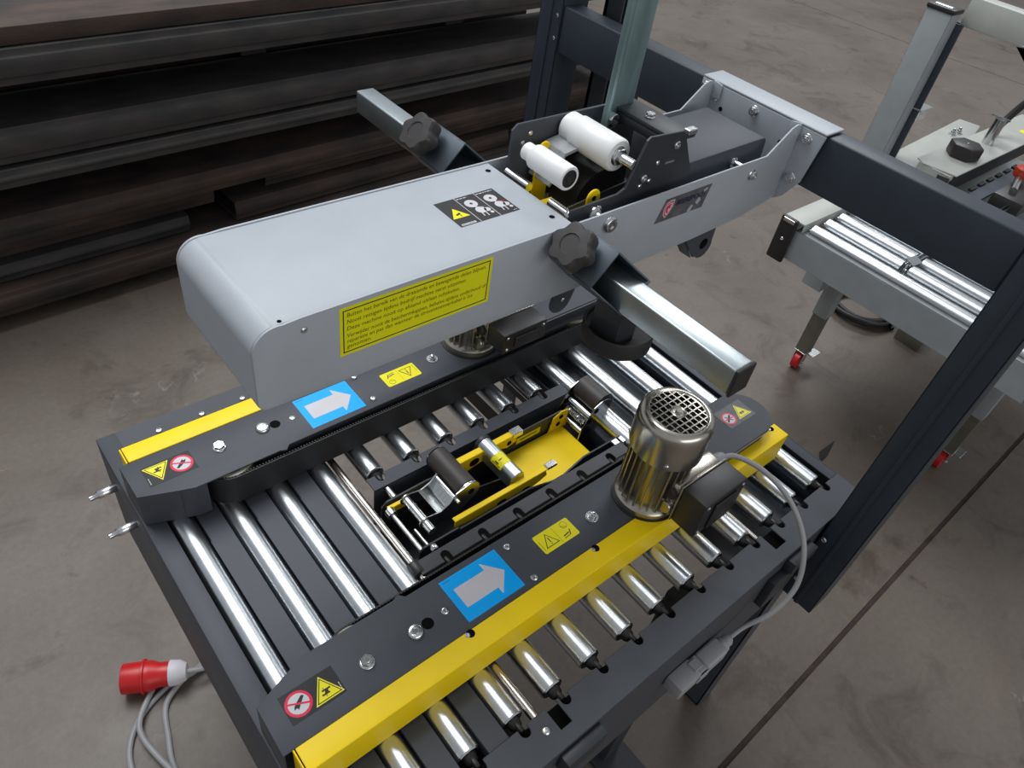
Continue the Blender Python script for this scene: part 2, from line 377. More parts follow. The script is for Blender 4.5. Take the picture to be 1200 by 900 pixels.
# rollers
RR = 0.0186; RZ = -0.0155
def roller_mesh(L):
    b = MB(); c = 0.0012
    b.lathe([(RR - 0.006, 0.0005), (RR - 0.0045, 0.0), (RR - 0.0015, 0.0), (RR, c), (RR, L - c), (RR - 0.0015, L), (RR - 0.0045, L), (RR - 0.006, L - 0.0005)], 72)
    return b.mesh('roller_tube', [M['roller']])
b = MB(); b.lathe([(0.0135, -0.0065), (0.0135, 0.0), (0.0115, 0.0005), (0.0092, 0.0105), (0.0070, 0.013)], 28); BEAR = b.mesh('end_bearing', [M['plastic']])
b = MB(); b.lathe([(0.0130, -0.0010), (0.0183, -0.0008), (0.0175, 0.0012), (0.0150, 0.0022), (0.0130, 0.0012)], 32); RIMM = b.mesh('end_rim', [M['bolt']])
b = MB(); b.prism(hexpts(0.0050), 0, 0.0155); HEXS = b.mesh('hex_shaft', [M['plastic']], 0.0003, 1)
RFULL = roller_mesh(0.700); RNEAR = roller_mesh(0.237); RFAR = roller_mesh(0.233)
def roller(k, y0, y1, me):
    r = put('roller', me, SEAL, (RXK[k], y0, RZ), (0, 1, 0))
    for y, n in ((y0, -1), (y1, 1)):
        put('end_bearing', BEAR, r, (RXK[k], y, RZ), (0, n, 0)); put('end_rim', RIMM, r, (RXK[k], y, RZ), (0, n, 0))
        put('hex_shaft', HEXS, r, (RXK[k], y + n * 0.006, RZ + 0.006), (0, n, 0.0))
for k in range(14):
    if 4 <= k <= 9: roller(k, 0.2385, 0.2385 + 0.237, RNEAR); roller(k, 0.703, 0.936, RFAR)
    else: roller(k, 0.2385, 0.9385, RFULL)
# long round rods across the bed
for x, y1 in ((0.4045, 0.985), ):
    b = MB(); b.cyl((x, 0.187, -0.010), (x, y1, -0.010), 0.0062, 20); b.cyl((x, 0.187, -0.010), (x, 0.27, -0.010), 0.0070, 20)
    b.build('cross_rod', ['shaft'], SEAL)
b = MB(); b.cyl((0.9215, 0.187, -0.012), (0.9215, 0.60, -0.012), 0.005, 16); b.build('cross_rod', ['shaft'], SEAL)
b = MB(); b.cyl((0.404, 0.492, -0.012), (0.404, 0.516, -0.012), 0.0135, 24); b.build('rod_collar', ['plastic'], SEAL, 0.001)
# hexagonal pins sticking out of the infeed end
for y in (0.958, 0.867):
    b = MB(); T = Matrix.Translation((0.1035, y, -0.072)) @ rotz_to((-1, 0.0, -0.08))
    b.prism(hexpts(0.0080), 0, 0.030, T=T); b.lathe([(0.0072, 0.0295), (0.0048, 0.034), (0.0048, 0.043), (0.0040, 0.044)], 16, T=T)
    b.build('hex_pin', ['bolt'], SEAL, 0.0006, 1)
# legs
for (x0, y0, y1) in ((1.045, 0.1655, 0.208), (1.045, 0.962, 1.0075)):
    b = MB(); b.box(x0, x0 + 0.004, y0, y1, -H, -0.23); b.box(x0, x0 + 0.055, y0 if y0 < .5 else y1 - 0.004, y0 + 0.004 if y0 < .5 else y1, -H, -0.23)
    b.box(x0, x0 + 0.055, y0, y1, -H, -H + 0.006); lg = b.build('leg', ['grey'], SEAL, 0.0008, 1)
for (x0, y0, y1) in ((0.735, 0.120, 0.262), (0.20, 0.962, 1.0075)):
    b = MB(); b.box(x0 + 0.02, x0 + 0.07, y1 - 0.05, y1, -H + 0.01, -0.0751 if y0 < .5 else -0.235); b.box(x0, x0 + 0.09, y0, y1, -H, -H + 0.02)
    b.build('leg', ['dark'], SEAL, 0.0012, 1)

# ------------------------------------------------ side belt drives
def mir(y): return 1.2135 - y       # the far drive mirrors the near one
def side_drive(far):
    Y = (lambda y: mir(y)) if far else (lambda y: y)
    b = MB()
    fr = [(0.105, 0.3465), (0.106, 0.4165), (0.161, 0.4365), (0.182, 0.4435), (0.318, 0.4435), (0.328, 0.4475), (0.336, 0.4390), (1.045, 0.4390), (1.075, 0.41), (1.083, 0.3465)]
    b.prism([(x, Y(y)) for x, y in fr], 0.0655, 0.0685)
    # folded skirt round the front
    sk = [(0.105, 0.3465), (0.106, 0.4165), (0.161, 0.4365), (0.182, 0.4435), (0.199, 0.4435)]
    for (xa, ya), (xb, yb) in zip(sk, sk[1:]):
        ya, yb = Y(ya), Y(yb); d = Vector((xb - xa, yb - ya)).normalized(); nn = Vector((-d.y, d.x)) * (0.0025 if far else -0.0025)
        b.prism([(xa, ya), (xb, yb), (xb + nn.x, yb + nn.y), (xa + nn.x, ya + nn.y)], 0.0012, 0.0668)
    g = b.build('belt_guard', ['grey'] if far else ['grey'], SEAL, 0.0008, 2)
    # yellow guard channel
    b = MB()
    yo, yi = Y(0.3130), Y(0.3462)
    x1 = 1.098
    b.box(0.120, x1, min(yo, yi), max(yo, yi), 0.0672, 0.0700)
    yf = Y(0.3155)
    b.box(0.120, x1, min(yo, yf), max(yo, yf), 0.003, 0.0695)
    b.box(x1 - 0.0025, x1, min(yo, yi), max(yo, yi), 0.003, 0.0695)
    yc = b.build('yellow_guard', ['yellow'], SEAL, 0.0016, 3)
    b = MB(); b.box(0.1165, 0.1187, min(yo, yi), max(yo, yi), 0.003, 0.0690); b.build('end_flap', ['yellow'], yc, 0.0006, 1)
    for x in (0.3705, 0.611, 1.075) if not far else (0.3705, 0.611):
        put('slot_hole', HOLE, yc, (x + 0.005, Y(0.3415), 0.0699)); put('screw', SCRS, yc, (x, Y(0.3415), 0.0700))
    # fasteners
    put('hex_bolt', HEX, g, (0.243, Y(0.388), 0.0685), spin=0.3)
    put('slot_hole', HOLE, g, (0.3375, Y(0.3875), 0.0683)).scale = (1.4, 1.4, 1)
    put('flange_bolt', FLG, g, (0.3165, Y(0.386), 0.0685))
    put('flush_stud', SCR, g, (0.3675, Y(0.3895), 0.0670))
    put('screw', SCR, g, (0.5045, Y(0.3575), 0.0685)); put('screw', SCR, g, (0.5045, Y(0.4210), 0.0685))
    put('nut_and_stud', NUT, g, (0.6535, Y(0.3880), 0.0685))
    # inner housing, belt, pulleys
    b = MB(); y0, y1 = sorted((Y(0.3655), Y(0.4405)))
    b.box(0.29, 0.96, y0 + .003, y1 - .008, 0.004, 0.0650); b.build('belt_support', ['dark'], g)
    cy = Y(0.412); xa, xb, r = 0.245, 1.005, 0.0402
    path = [(x, y) for x, y in arc(xb, cy, r, -90, 90, 24)] + [(x, y) for x, y in arc(xa, cy, r, 90, 270, 24)]
    def off(path_, d):
        o = []
        for i, (x, y) in enumerate(path_):
            px, py = (xb, cy) if x > xb else ((xa, cy) if x < xa else (x, cy))
            v = Vector((x - px, y - py)).normalized(); o.append((x + v.x * d, y + v.y * d))
        return o
    b = MB(); n = len(path); ins = off(path, -0.0022); zs = (0.002, 0.0608)
    vs_ = [(x, y, z) for z in zs for x, y in path] + [(x, y, z) for z in zs for x, y in ins]
    fs = []
    for i in range(n):
        j = (i + 1) % n
        fs += [(i, j, n + j, n + i), (2 * n + i, 3 * n + i, 3 * n + j, 2 * n + j), (n + i, n + j, 3 * n + j, 3 * n + i), (i, 2 * n + i, 2 * n + j, j)]
    b.add(vs_, fs)
    for i in range(150):      # moulded teeth on the inner side
        x = xa + 0.004 + (xb - xa) * i / 150
        for sg in (1, -1):
            yy = cy + sg * (r - 0.0022); b.box(x, x + 0.0025, min(yy, yy - sg * 0.0018), max(yy, yy - sg * 0.0018), 0.003, 0.0625)
    for i in range(25):
        t = math.radians(90 + 7.2 * i); T = Matrix.Translation((xa + (r - .003) * math.cos(t), cy + (r - .003) * math.sin(t), 0.033)) @ Matrix.Rotation(t, 4, 'Z')
        b.box(-.0009, .0009, -.00125, .00125, -.03, .0295, T)
    b.build('drive_belt', ['rubber'], g)
    for x in (xa, xb):
        b = MB(); b.lathe([(0.034, 0.002), (0.0365, 0.002), (0.0365, 0.0622), (0.030, 0.0622), (0.028, 0.058)], 40, T=Matrix.Translation((x, cy, 0)))
        b.build('pulley', ['pulley'], g)
    # blue arrow sticker
    s = Sticker((0.3845, Y(0.3925) , 0.0685), (1, 0, 0), (0, 1, 0))
    s.rect(0, 0.1015, -0.0365, 0.0365, 'pblue', 0)
    s.poly([(0.012, -0.0175), (0.067, -0.0175), (0.067, -0.0295), (0.0925, 0.0), (0.067, 0.0295), (0.067, 0.0165), (0.012, 0.0165)], 'pwhite')
    s.micro(0.004, 0.032, 0.013, 0.0013, 'pnavy')
    s.build('arrow_sticker', g, 'blue sticker with a white arrow')
    # black strip with crush warning and no-touch sign
    if far: s = Sticker((0.1285, Y(0.388), 0.0685), (1, 0, 0), (0, 1, 0)); tx, px = 0.019, 0.055
    else: s = Sticker((0.2035, 0.391, 0.0685), (-1, 0, 0), (0, -1, 0)); tx, px = 0.019, 0.055
    s.rect(0, 0.073, -0.0205, 0.0205, 'black', 0)
    if far: ta = 30
    else: ta = 90 + 60
    cx = tx - 0.001
    cx = 0.0205; s.tri(cx, 0.006, 0.0225, 30, 'pyel', 1); s.tri(cx, 0.006, 0.0195, 30, 'black', 2); s.tri(cx, 0.006, 0.0172, 30, 'pyel', 3)
    for q in (-1, 1):
        s.rect(cx - 0.005 + q * 0.0015, cx + 0.006 + q * 0.001, q * 0.0026 - 0.0011 + 0.006, q * 0.0026 + 0.0011 + 0.006, 'black', 4)
        s.line(cx + 0.002, 0.006 + q * 0.0038, cx + 0.002, 0.006 + q * 0.0060, 0.0010, 'black', 4)
    s.poly([(cx - 0.003, 0.0035), (cx + 0.001, 0.004), (cx + 0.003, 0.008), (cx - 0.002, 0.009)], 'black', 5)
    s.disc(px, 0, 0.0168, 'pred', 1); s.disc(px, 0, 0.0132, 'pwhite', 2)
    s.poly([(px - 0.010, -0.006), (px - 0.007, -0.008), (px + 0.001, -0.003), (px + 0.006, 0.001), (px + 0.008, 0.005), (px + 0.004, 0.004), (px + 0.003, 0.007), (px - 0.001, 0.003), (px - 0.004, 0.0)], 'black', 3)
    s.line(px - 0.0125, 0.006, px + 0.0125, -0.006, 0.0024, 'pred', 4)
    s.micro(0.0030, -0.017 if far else 0.004, 0.013, 0.0016, 'pwhite', 2, 90)
    s.build('warning_sticker', g, 'black strip with a yellow triangle and a red prohibition sign')
    # small yellow instruction sticker
    s = Sticker((0.546, Y(0.3940), 0.0685), (1, 0, 0), (0, 1, 0)) if not far else Sticker((0.615, Y(0.3940), 0.0685), (-1, 0, 0), (0, -1, 0))
    s.poly([(0.002, -0.0175), (0.069, -0.0175), (0.071, -0.0155), (0.071, 0.0155), (0.069, 0.0175), (0.002, 0.0175), (0.0, 0.0155), (0.0, -0.0155)], 'pyel', 0)
    s.tri(0.021, -0.003, 0.0155, 90, 'black', 1); s.tri(0.021, -0.003, 0.0130, 90, 'pyel', 2)
    s.rect(0.0202, 0.0218, -0.0045, 0.005, 'black', 3); s.disc(0.021, -0.0070, 0.0011, 'black', 3, 12)
    s.rect(0.0372, 0.0375, -0.015, 0.015, 'ptext', 1)
    s.disc(0.058, 0.0085, 0.0060, 'ptext', 1, 20); s.disc(0.058, 0.0085, 0.0054, 'pyel', 2, 20); s.line(0.052, 0.0085, 0.060, 0.004, 0.0007, 'ptext', 3)
    s.line(0.044, -0.012, 0.058, -0.010, 0.0010, 'black', 1); s.line(0.045, -0.008, 0.057, -0.006, 0.0018, 'black', 1); s.line(0.057, -0.010, 0.061, -0.002, 0.0016, 'black', 1)
    s.micro(0.0040, -0.012, 0.018, 0.0012, 'ptext', 1, 90)
    s.build('instruction_sticker', g, 'yellow sticker with a warning triangle')
    return g
near_guard = side_drive(False)
far_guard = side_drive(True)

# gear housing plate behind the motors
def housing(cy, parent, far):
    def stad(r, x0, x1): return arc(x1, cy, r, -90, 90, 20) + [(x0 + 0.02, cy + r), (x0 + 0.02, cy - r)]
    b = MB(); b.prism(stad(0.0475, 0.77, 1.034), 0.0688, 0.093); h = b.build('gear_housing', ['dark'], parent, 0.001, 1)
    b = MB(); b.prism(stad(0.0532, 0.77, 1.034), 0.0925, 0.0952); b.build('housing_rim', ['conn'], h, 0.0006, 1)
    b = MB(); b.prism(stad(0.0520, 0.77, 1.034), 0.0950, 0.0985); b.build('housing_lid', ['grey'], h, 0.0006, 1)
    put('screw', SCRS, h, (0.905, cy - 0.012 if not far else cy, 0.0985))
    return h
nh = housing(0.384, SEAL, False); fh = housing(mir(0.384), SEAL, True)
s = Sticker((0.982, 0.3925, 0.0985), (1, 0, 0), (0, 1, 0))
s.rect(0, 0.074, -0.0215, 0.0215, 'pstick', 0)
s.tri(0.052, -0.004, 0.0205, 90, 'pyel', 1); s.tri(0.052, -0.004, 0.0170, 90, 'pstick', 2); s.tri(0.052, -0.004, 0.0155, 90, 'pyel', 3)
s.disc(0.0490, -0.005, 0.0030, 'pgrey', 4, 14); s.disc(0.0550, -0.005, 0.0030, 'pgrey', 4, 14)
s.disc(0.017, -0.002, 0.0145, 'pred', 1); s.disc(0.017, -0.002, 0.0115, 'pwhite', 2)
s.line(0.009, -0.008, 0.025, 0.004, 0.0030, 'black', 3); s.line(0.012, 0.005, 0.021, -0.008, 0.0016, 'black', 3); s.line(0.007, -0.002, 0.027, -0.003, 0.002, 'pred', 4)
s.build('warning_sticker', nh, 'grey sticker with a red prohibition sign and a yellow triangle')

# ------------------------------------------------ drive motors
def motor(cx, cy, zt, far):
    z0 = 0.0690
    b = MB(); b.lathe([(0.052, z0), (0.0535, z0 + 0.002), (0.0535, z0 + 0.012), (0.049, z0 + 0.018), (0.0415, z0 + 0.021), (0.0415, 0.205)], 48, T=Matrix.Translation((cx, cy, 0)))
    mo = b.build('drive_motor', ['cast'], SEAL)
    b = MB(); b.lathe([(0.0565, z0 - 0.001), (0.0565, z0 + 0.0015)], 48, T=Matrix.Translation((cx, cy, 0))); b.build('base_ring', ['plastic'], mo)
    for i in range(26):
        t = 2 * PI * i / 26
        b = MB(); T = Matrix.Translation((cx, cy, 0)) @ Matrix.Rotation(t, 4, 'Z')
        b.box(0.040, 0.0515, -0.0016, 0.0016, z0 + 0.019, 0.200, T); b.build('cooling_fin', ['cast'], mo, 0.0005, 1)
    b = MB()
    b.lathe([(0.0555, 0.196), (0.0578, 0.196), (0.0585, zt - 0.018), (0.0572, zt - 0.009), (0.0535, zt - 0.0025), (0.0490, zt), (0.0462, zt), (0.0445, zt - 0.0025), (0.0430, zt - 0.003)], 64, T=Matrix.Translation((cx, cy, 0)))
    b.f.pop(); b.mi.pop(); b.f.pop(); b.mi.pop()
    cap = b.build('fan_cover', ['capmetal'], mo)
    b = MB(); b.lathe([(0.044, zt - 0.022), (0.044, zt - 0.018)], 40, T=Matrix.Translation((cx, cy, 0)))
    for i in range(7):
        T = Matrix.Translation((cx, cy, 0)) @ Matrix.Rotation(2 * PI * i / 7, 4, 'Z'); b.box(0.008, 0.040, -0.001, 0.001, zt - 0.018, zt - 0.008, T)
    b.build('fan', ['plastic'], mo)
    b = MB(); R = 0.0436; zb = zt - 0.0035; T = Matrix.Translation((cx, cy, 0)) @ Matrix.Rotation(math.radians(0), 4, 'Z')
    for i in range(-4, 5):
        o_ = i * 0.0104; h = math.sqrt(max(0, R * R - o_ * o_))
        b.box(o_ - 0.0011, o_ + 0.0011, -h, h, zb, zb + 0.0016, T); b.box(-h, h, o_ - 0.0011, o_ + 0.0011, zb + 0.0002, zb + 0.0018, T)
    b.lathe([(0.0125, zb), (0.0125, zb + 0.0022), (0.0105, zb + 0.0030), (0.0090, zb + 0.0024), (0.0050, zb + 0.0024), (0.0045, zb + 0.0050), (0.0025, zb + 0.0050)], 32, T=T)
    b.build('fan_grille', ['capmetal'], mo)
    for a in (40, 130, 220, 310):
        t = math.radians(a); put('screw', SCRS, mo, (cx + 0.0583 * math.cos(t), cy + 0.0583 * math.sin(t), 0.205), (math.cos(t), math.sin(t), 0))
    s_ = -1
    yf = cy + s_ * 0.060
    b = MB(); b.box(cx - 0.016, cx + 0.088, min(cy + s_ * 0.030, yf), max(cy + s_ * 0.030, yf), 0.088 if not far else 0.120, 0.158); b.build('terminal_base', ['cast'], mo, 0.006, 3)
    b = MB(); b.box(cx - 0.016, cx + 0.092, min(yf, yf + s_ * 0.004), max(yf, yf + s_ * 0.004), 0.083 if not far else 0.116, 0.163); b.build('terminal_flange', ['cast'], mo, 0.0015, 2)
    b = MB(); yb = yf + s_ * 0.004; ye = yf + s_ * 0.048
    za = 0.118 if far else 0.085
    b.box(cx - 0.014, cx + 0.090, min(yb, ye), max(yb, ye), za, 0.161)
    b.box(cx + 0.012, cx + 0.066, min(ye, ye + s_ * 0.004), max(ye, ye + s_ * 0.004), za + 0.007, 0.150)
    bx = b.build('terminal_box', ['plastic'], mo, 0.005, 3)
    for (dx, z) in ((-0.004, 0.152), (-0.004, za + 0.008), (0.082, 0.152)): put('screw', SCRS, mo, (cx + dx, ye - s_ * 0.0005, z), (0, s_, 0))
    b = MB(); b.lathe([(0.0115, 0), (0.0115, 0.004), (0.009, 0.006)], 24, T=Matrix.Translation((cx - 0.016, cy + s_ * 0.048, 0.137)) @ rotz_to((-1, 0, 0.0))); b.build('blanking_plug', ['plastic'], mo)
    b = MB(); b.lathe([(0.0115, 0), (0.0125, 0.002), (0.0125, 0.005), (0.0115, 0.007)], 24, T=Matrix.Translation((cx - 0.016, cy + s_ * 0.048, 0.106)) @ rotz_to((-1, 0, 0.0))); b.build('blanking_plug', ['cast'], mo)
    return mo
mo = motor(0.760, 0.3705, 0.266, False)
motor(0.748, mir(0.3805), 0.266, True)
# cable gland and motor cable to the grey plug connector on the near rail
b = MB(); b.lathe([(0.0125, 0), (0.0125, 0.008), (0.0105, 0.009), (0.0105, 0.018), (0.008, 0.024), (0.006, 0.026)], 12, T=Matrix.Translation((0.848, 0.325, 0.138)) @ rotz_to((1, -0.1, 0.12)))
b.build('cable_gland', ['cable'], mo)
b = MB(); b.tube(spline([(0.868, 0.323, 0.140), (0.890, 0.308, 0.143), (0.915, 0.262, 0.132), (0.925, 0.205, 0.105), (0.922, 0.155, 0.055), (0.905, 0.125, -0.010), (0.870, 0.125, -0.065), (0.835, 0.142, -0.100), (0.806, 0.1465, -0.110), (0.795, 0.1465, -0.1115)], 8), 0.0045, 12)
b.build('motor_cable', ['cable'], SEAL)
CZ = -0.100
b = MB(); b.box(0.655, 0.706, 0.132, 0.1645, CZ - 0.032, CZ); cn = b.build('plug_connector', ['conn'], SEAL, 0.003, 2, label='pale grey industrial plug connector')
b = MB(); b.box(0.722, 0.776, 0.131, 0.1625, CZ - 0.030, CZ + 0.001); b.build('plug_hood', ['conn'], cn, 0.005, 3)
b = MB(); b.box(0.706, 0.722, 0.134, 0.1615, CZ - 0.029, CZ - 0.002); b.box(0.700, 0.728, 0.1295, 0.132, CZ - 0.026, CZ - 0.006); b.box(0.698, 0.716, 0.140, 0.158, CZ - 0.001, CZ + 0.003)
b.build('locking_clip', ['conn'], cn, 0.001, 1)
b = MB(); b.lathe([(0.0135, 0), (0.0135, 0.010), (0.0105, 0.013), (0.0105, 0.022), (0.007, 0.028)], 16, T=Matrix.Translation((0.774, 0.1465, CZ - 0.013)) @ rotz_to((1, 0, 0.1))); b.build('cable_gland', ['conn'], cn)
# fittings on the outside of the near rail
for x0, x1, z0, z1 in ((0.40, 0.475, -0.05, -0.012), (0.935, 1.005, -0.040, -0.012)):
    b = MB(); b.box(x0, x1, 0.146, 0.165, z0, z1); b.build('rail_block', ['dark'], SEAL, 0.002, 2)
b = MB(); b.box(0.90, 0.985, 0.150, 0.165, -0.12, -0.045); b.build('rail_block', ['dark'], SEAL, 0.002, 2)

# ------------------------------------------------ portal: two columns and a crossbeam
def column(y0, y1, z0, z1, inner, outer):
    b = MB()
    b.box(1.050, 1.053, y0, y1, z0, z1)
    b.box(1.050, 1.115, outer - 0.0015, outer + 0.0015, z0, z1); b.box(1.050, 1.115, inner - 0.0015, inner + 0.0015, z0, z1)
    mid = (y0 + y1) / 2
    b.box(1.047, 1.051, mid - 0.004, mid + 0.004, z0, z1)
    return b.build('portal_column', ['navy'], SEAL, 0.0012, 2)
c1 = column(0.098, 0.1610, -0.215, 1.45, 0.1595, 0.0995)
c2 = column(1.030, 1.090, -0.215, 1.45, 1.0315, 1.0885)
for z in (-0.03, -0.155): put('screw', SCR, c1, (1.045, 0.152, z), (-1, 0, 0))
for z in (0.535, 0.575): put('screw', SCRS, c2, (1.0495, 1.040, z), (-1, 0, 0))
b = MB(); b.box(1.053, 1.095, 0.1610, 1.030, 0.511, 0.5945)
beam = b.build('crossbeam', ['navy'], SEAL, 0.003, 3)
# carriage post with guide rollers seen behind the far column
b = MB(); b.box(1.12, 1.16, 0.985, 0.995, -0.10, 1.30); b.box(1.12, 1.125, 0.95, 0.995, -0.10, 1.30); b.box(1.17, 1.176, 0.95, 1.00, -0.1, 1.30)
b.build('lift_guide', ['dark'], SEAL, 0.001, 1)

# ------------------------------------------------ overhead arm
Y0, Y1, ZT, ZB = 0.4985, 0.6680, 0.5570, 0.4610
# hood: top skin rolled over the nose
rc = 0.026
sec = [(0.590, ZT), (0.190 + rc, ZT)] + arc(0.190 + rc, ZT - rc, rc, 90, 180, 12) + [(0.190, ZB + 0.008)] + arc(0.200, ZB + 0.008, 0.010, 180, 270, 5)
t = 0.0022
inn = [(0.590, ZT - t), (0.190 + rc, ZT - t)] + arc(0.190 + rc, ZT - rc, rc - t, 90, 180, 12) + [(0.190 + t, ZB + 0.008)] + arc(0.200, ZB + 0.008, 0.010 - t, 180, 270, 5)
b = MB(); b.prism(sec + inn[::-1], Y0 + 0.0035, Y1 - 0.0035, 'xz')
hood = b.build('arm_hood', ['light'], SEAL, 0.0004, 1, ang=30)
# side plates
def side_plate(y):
    p = [(0.5, ZT + 0.0015)] + [(0.24, ZT + 0.0015)] + [(x, z) for x, z in arc(0.190 + rc, ZT - rc + 0.0008, rc, 78, 180, 10)] + [(0.1900, ZB + 0.010)] + arc(0.200, ZB + 0.010, 0.010, 190, 270, 5) + \
        [(0.30, ZB - 0.002), (0.62, ZB - 0.004), (0.85, ZB), (0.965, ZB + 0.006), (1.043, 0.482), (1.043, 0.590), (1.038, 0.5990), (1.030, 0.6005), (1.018, 0.5965), (0.975, ZT + 0.006), (0.60, ZT + 0.0015)]
    b = MB(); b.prism(p, y - 0.0015, y + 0.0015, 'xz')
    s_ = 1 if y < 0.58 else -1
    b.prism([(y + s_ * 0.0, 0.575), (y + s_ * 0.018, 0.575), (y + s_ * 0.018, 0.597), (y + s_ * 0.0, 0.600)], 1.0405, 1.0435, 'yz')
    return b.build('arm_side_plate', ['light'], SEAL, 0.0007, 2)
sp = side_plate(Y0 + 0.0015); sp2 = side_plate(Y1 - 0.0015)
for (u, w_) in ((0.577, 0.648), (0.577, 0.526)): put('screw_hole', HOLES, hood, (u, w_, ZT))
put('screw_hole', HOLES, hood, (0.2215, Y0 + 0.007, ZT - 0.0002)).scale = (0.6, 0.6, 1)
for x, z in ((0.2415, 0.544), (0.571, 0.534)): put('screw', SCRS, sp, (x, Y0, z), (0, -1, 0))
put('flange_bolt', FLG, sp, (0.651, Y0, 0.5420), (0, -1, 0)); put('hex_bolt', HEX, sp, (0.9485, Y0, 0.5405), (0, -1, 0)).scale = (0.8, 0.8, 0.8)
# mounting bracket over the crossbeam
b = MB(); b.prism([(0.4585, 0.5960), (0.690, 0.5960), (0.690, 0.560), (0.672, 0.500), (0.645, 0.478), (0.50, 0.478), (0.488, 0.488), (0.4690, 0.520)], 1.0440, 1.0475, 'yz')
b.box(1.0440, 1.092, 0.4585, 0.690, 0.5965, 0.6000)
br = b.build('beam_bracket', ['light'], SEAL, 0.0015, 3)
for y, z in ((0.680, 0.584), (0.583, 0.584), (0.485, 0.582), (0.486, 0.520), (0.672, 0.520)): put('hex_bolt', HEX, br, (1.0440, y, z), (-1, 0, 0)).scale = (0.8, 0.8, 0.8)
for y, z in ((0.655, 0.571),): put('screw', SCRS, br, (1.0440, y, z), (-1, 0, 0))
for y, z in ((0.641, 0.563), (0.524, 0.560), (0.5085, 0.556)): put('screw_hole', HOLES, br, (1.0440, y, z), (-1, 0, 0))

# stickers on the arm
s = Sticker((0.4665, 0.5565, ZT), (1, 0, 0), (0, 1, 0))
s.rect(0, 0.0865, 0, 0.0545, 'black', 0)
for u in (0.0288, 0.0577): s.rect(u - 0.0004, u + 0.0004, 0, 0.0545, 'pwhite', 1)
s.tri(0.0135, 0.0234, 0.0134, 89, 'pyel', 1); s.line(0.0100, 0.0225, 0.0165, 0.0255, 0.0026, 'black', 2); s.line(0.0145, 0.0240, 0.0150, 0.0185, 0.0012, 'black', 2)
s.rect(0.0030, 0.0230, 0.0012, 0.0045, 'pwhite', 1); s.micro(0.0040, 0.0028, 0.017, 0.0014, 'black', 2)
for q, u in enumerate((0.0288, 0.0577)):
    s.disc(u + 0.0125, 0.0365, 0.0082, 'pwhite', 1, 24); s.disc(u + 0.0125, 0.0365, 0.0020, 'black', 2, 12)
    s.disc(u + 0.0150, 0.0205, 0.0068, 'pwhite', 1, 20); s.disc(u + 0.0225, 0.0180, 0.0042, 'pwhite', 1, 14); s.line(u + 0.013, 0.029, u + 0.015, 0.024, 0.002, 'pwhite', 2)
    s.line(u + 0.012, 0.015, u + 0.011, 0.0075, 0.0014, 'pwhite', 2); s.line(u + 0.017, 0.014, u + 0.0165, 0.006, 0.0014, 'pwhite', 2); s.disc(u + 0.0245, 0.011, 0.0024, 'pwhite', 1, 12)
    s.line(u + 0.017, 0.027, u + 0.024, 0.024, 0.0012, 'pgrey' if q == 0 else 'pred', 3)
    s.micro(u + 0.0015, 0.0508, 0.015 if q == 0 else 0.024, 0.0024, 'pwhite', 2)
s.micro(0.0790, 0.0028, 0.005, 0.0018, 'pwhite', 2)
s.build('instruction_sticker', hood, 'black sticker with three panels and a yellow triangle')

s = Sticker((0.2785, Y0, 0.4930), (1, 0, 0), (0, 0, 1))
W_, H_ = 0.1885, 0.0602
s.rect(0, W_, 0, H_, 'plime', 0)
for a in ((0.0035, W_ - 0.0035, 0.0035, 0.0047), (0.0035, W_ - 0.0035, H_ - 0.0047, H_ - 0.0035), (0.0035, 0.0047, 0.0035, H_ - 0.0035), (W_ - 0.0047, W_ - 0.0035, 0.0035, H_ - 0.0035)): s.rect(*a, 'black', 1)
LN = [('Buiten het bereik van de draaiende en bewegende delen blijven.', 0.172), ('Nooit reinigen tijdens bedrijf machine eerst uitzetten.', 0.146), ('Deze machine nooit op afstand uit/aan schakelen.', 0.138),
      ('Verwijder nooit de beschermkappen, behalve tijdens onderhoud of', 0.1755), ('reparatie en pas dan wanneer de stroomtoevoerkabel is los', 0.157), ('genomen.', 0.028)]
for (tx, w_), z in zip(LN, (0.0478, 0.0395, 0.0312, 0.0222, 0.0152, 0.0085)): s.text(tx, 0.0075, z, 0.0070, 'ptext', 1, w=w_, shear=0.12, bold=0.0)
s.build('safety_notice', sp, 'yellow notice with six lines of Dutch text')
# shop sticker with shield
s = Sticker((0.753, Y0, 0.5150), (1, 0, 0), (0, 0, 1))
s.poly([(-0.008, 0.0), (0.092, 0.0), (0.100, 0.0345), (0.004, 0.0335)], 'pstick', 0)
sh = [(0.0075, 0.027), (0.0150, 0.0300), (0.0235, 0.0295), (0.0225, 0.019), (0.0175, 0.0095), (0.0115, 0.0040), (0.0055, 0.010), (0.0045, 0.019)]
s.poly(sh, 'pwhite', 1); c_ = (0.0138, 0.0180)
s.poly([(c_[0] + (x - c_[0]) * 0.86, c_[1] + (y - c_[1]) * 0.86) for x, y in sh], 'pred', 2)
s.poly([(c_[0] + (x - c_[0]) * 0.70, c_[1] + (y - c_[1]) * 0.70) for x, y in sh], 'pwhite', 3)
s.poly([(0.0085, 0.021), (0.013, 0.0245), (0.019, 0.0250), (0.0160, 0.0205), (0.0185, 0.0180), (0.0135, 0.0190), (0.0125, 0.0150), (0.0155, 0.0120), (0.0105, 0.0120), (0.0085, 0.0165)], 'pred', 4)
s.text('BEEREPOOT', 0.0275, 0.0190, 0.0105, 'pnavy', 2, shear=0.25, w=0.066, bold=0.0003)
s.text('beweging in elke branche', 0.0275, 0.0125, 0.0060, 'pgrey', 2, shear=0.2, w=0.063)
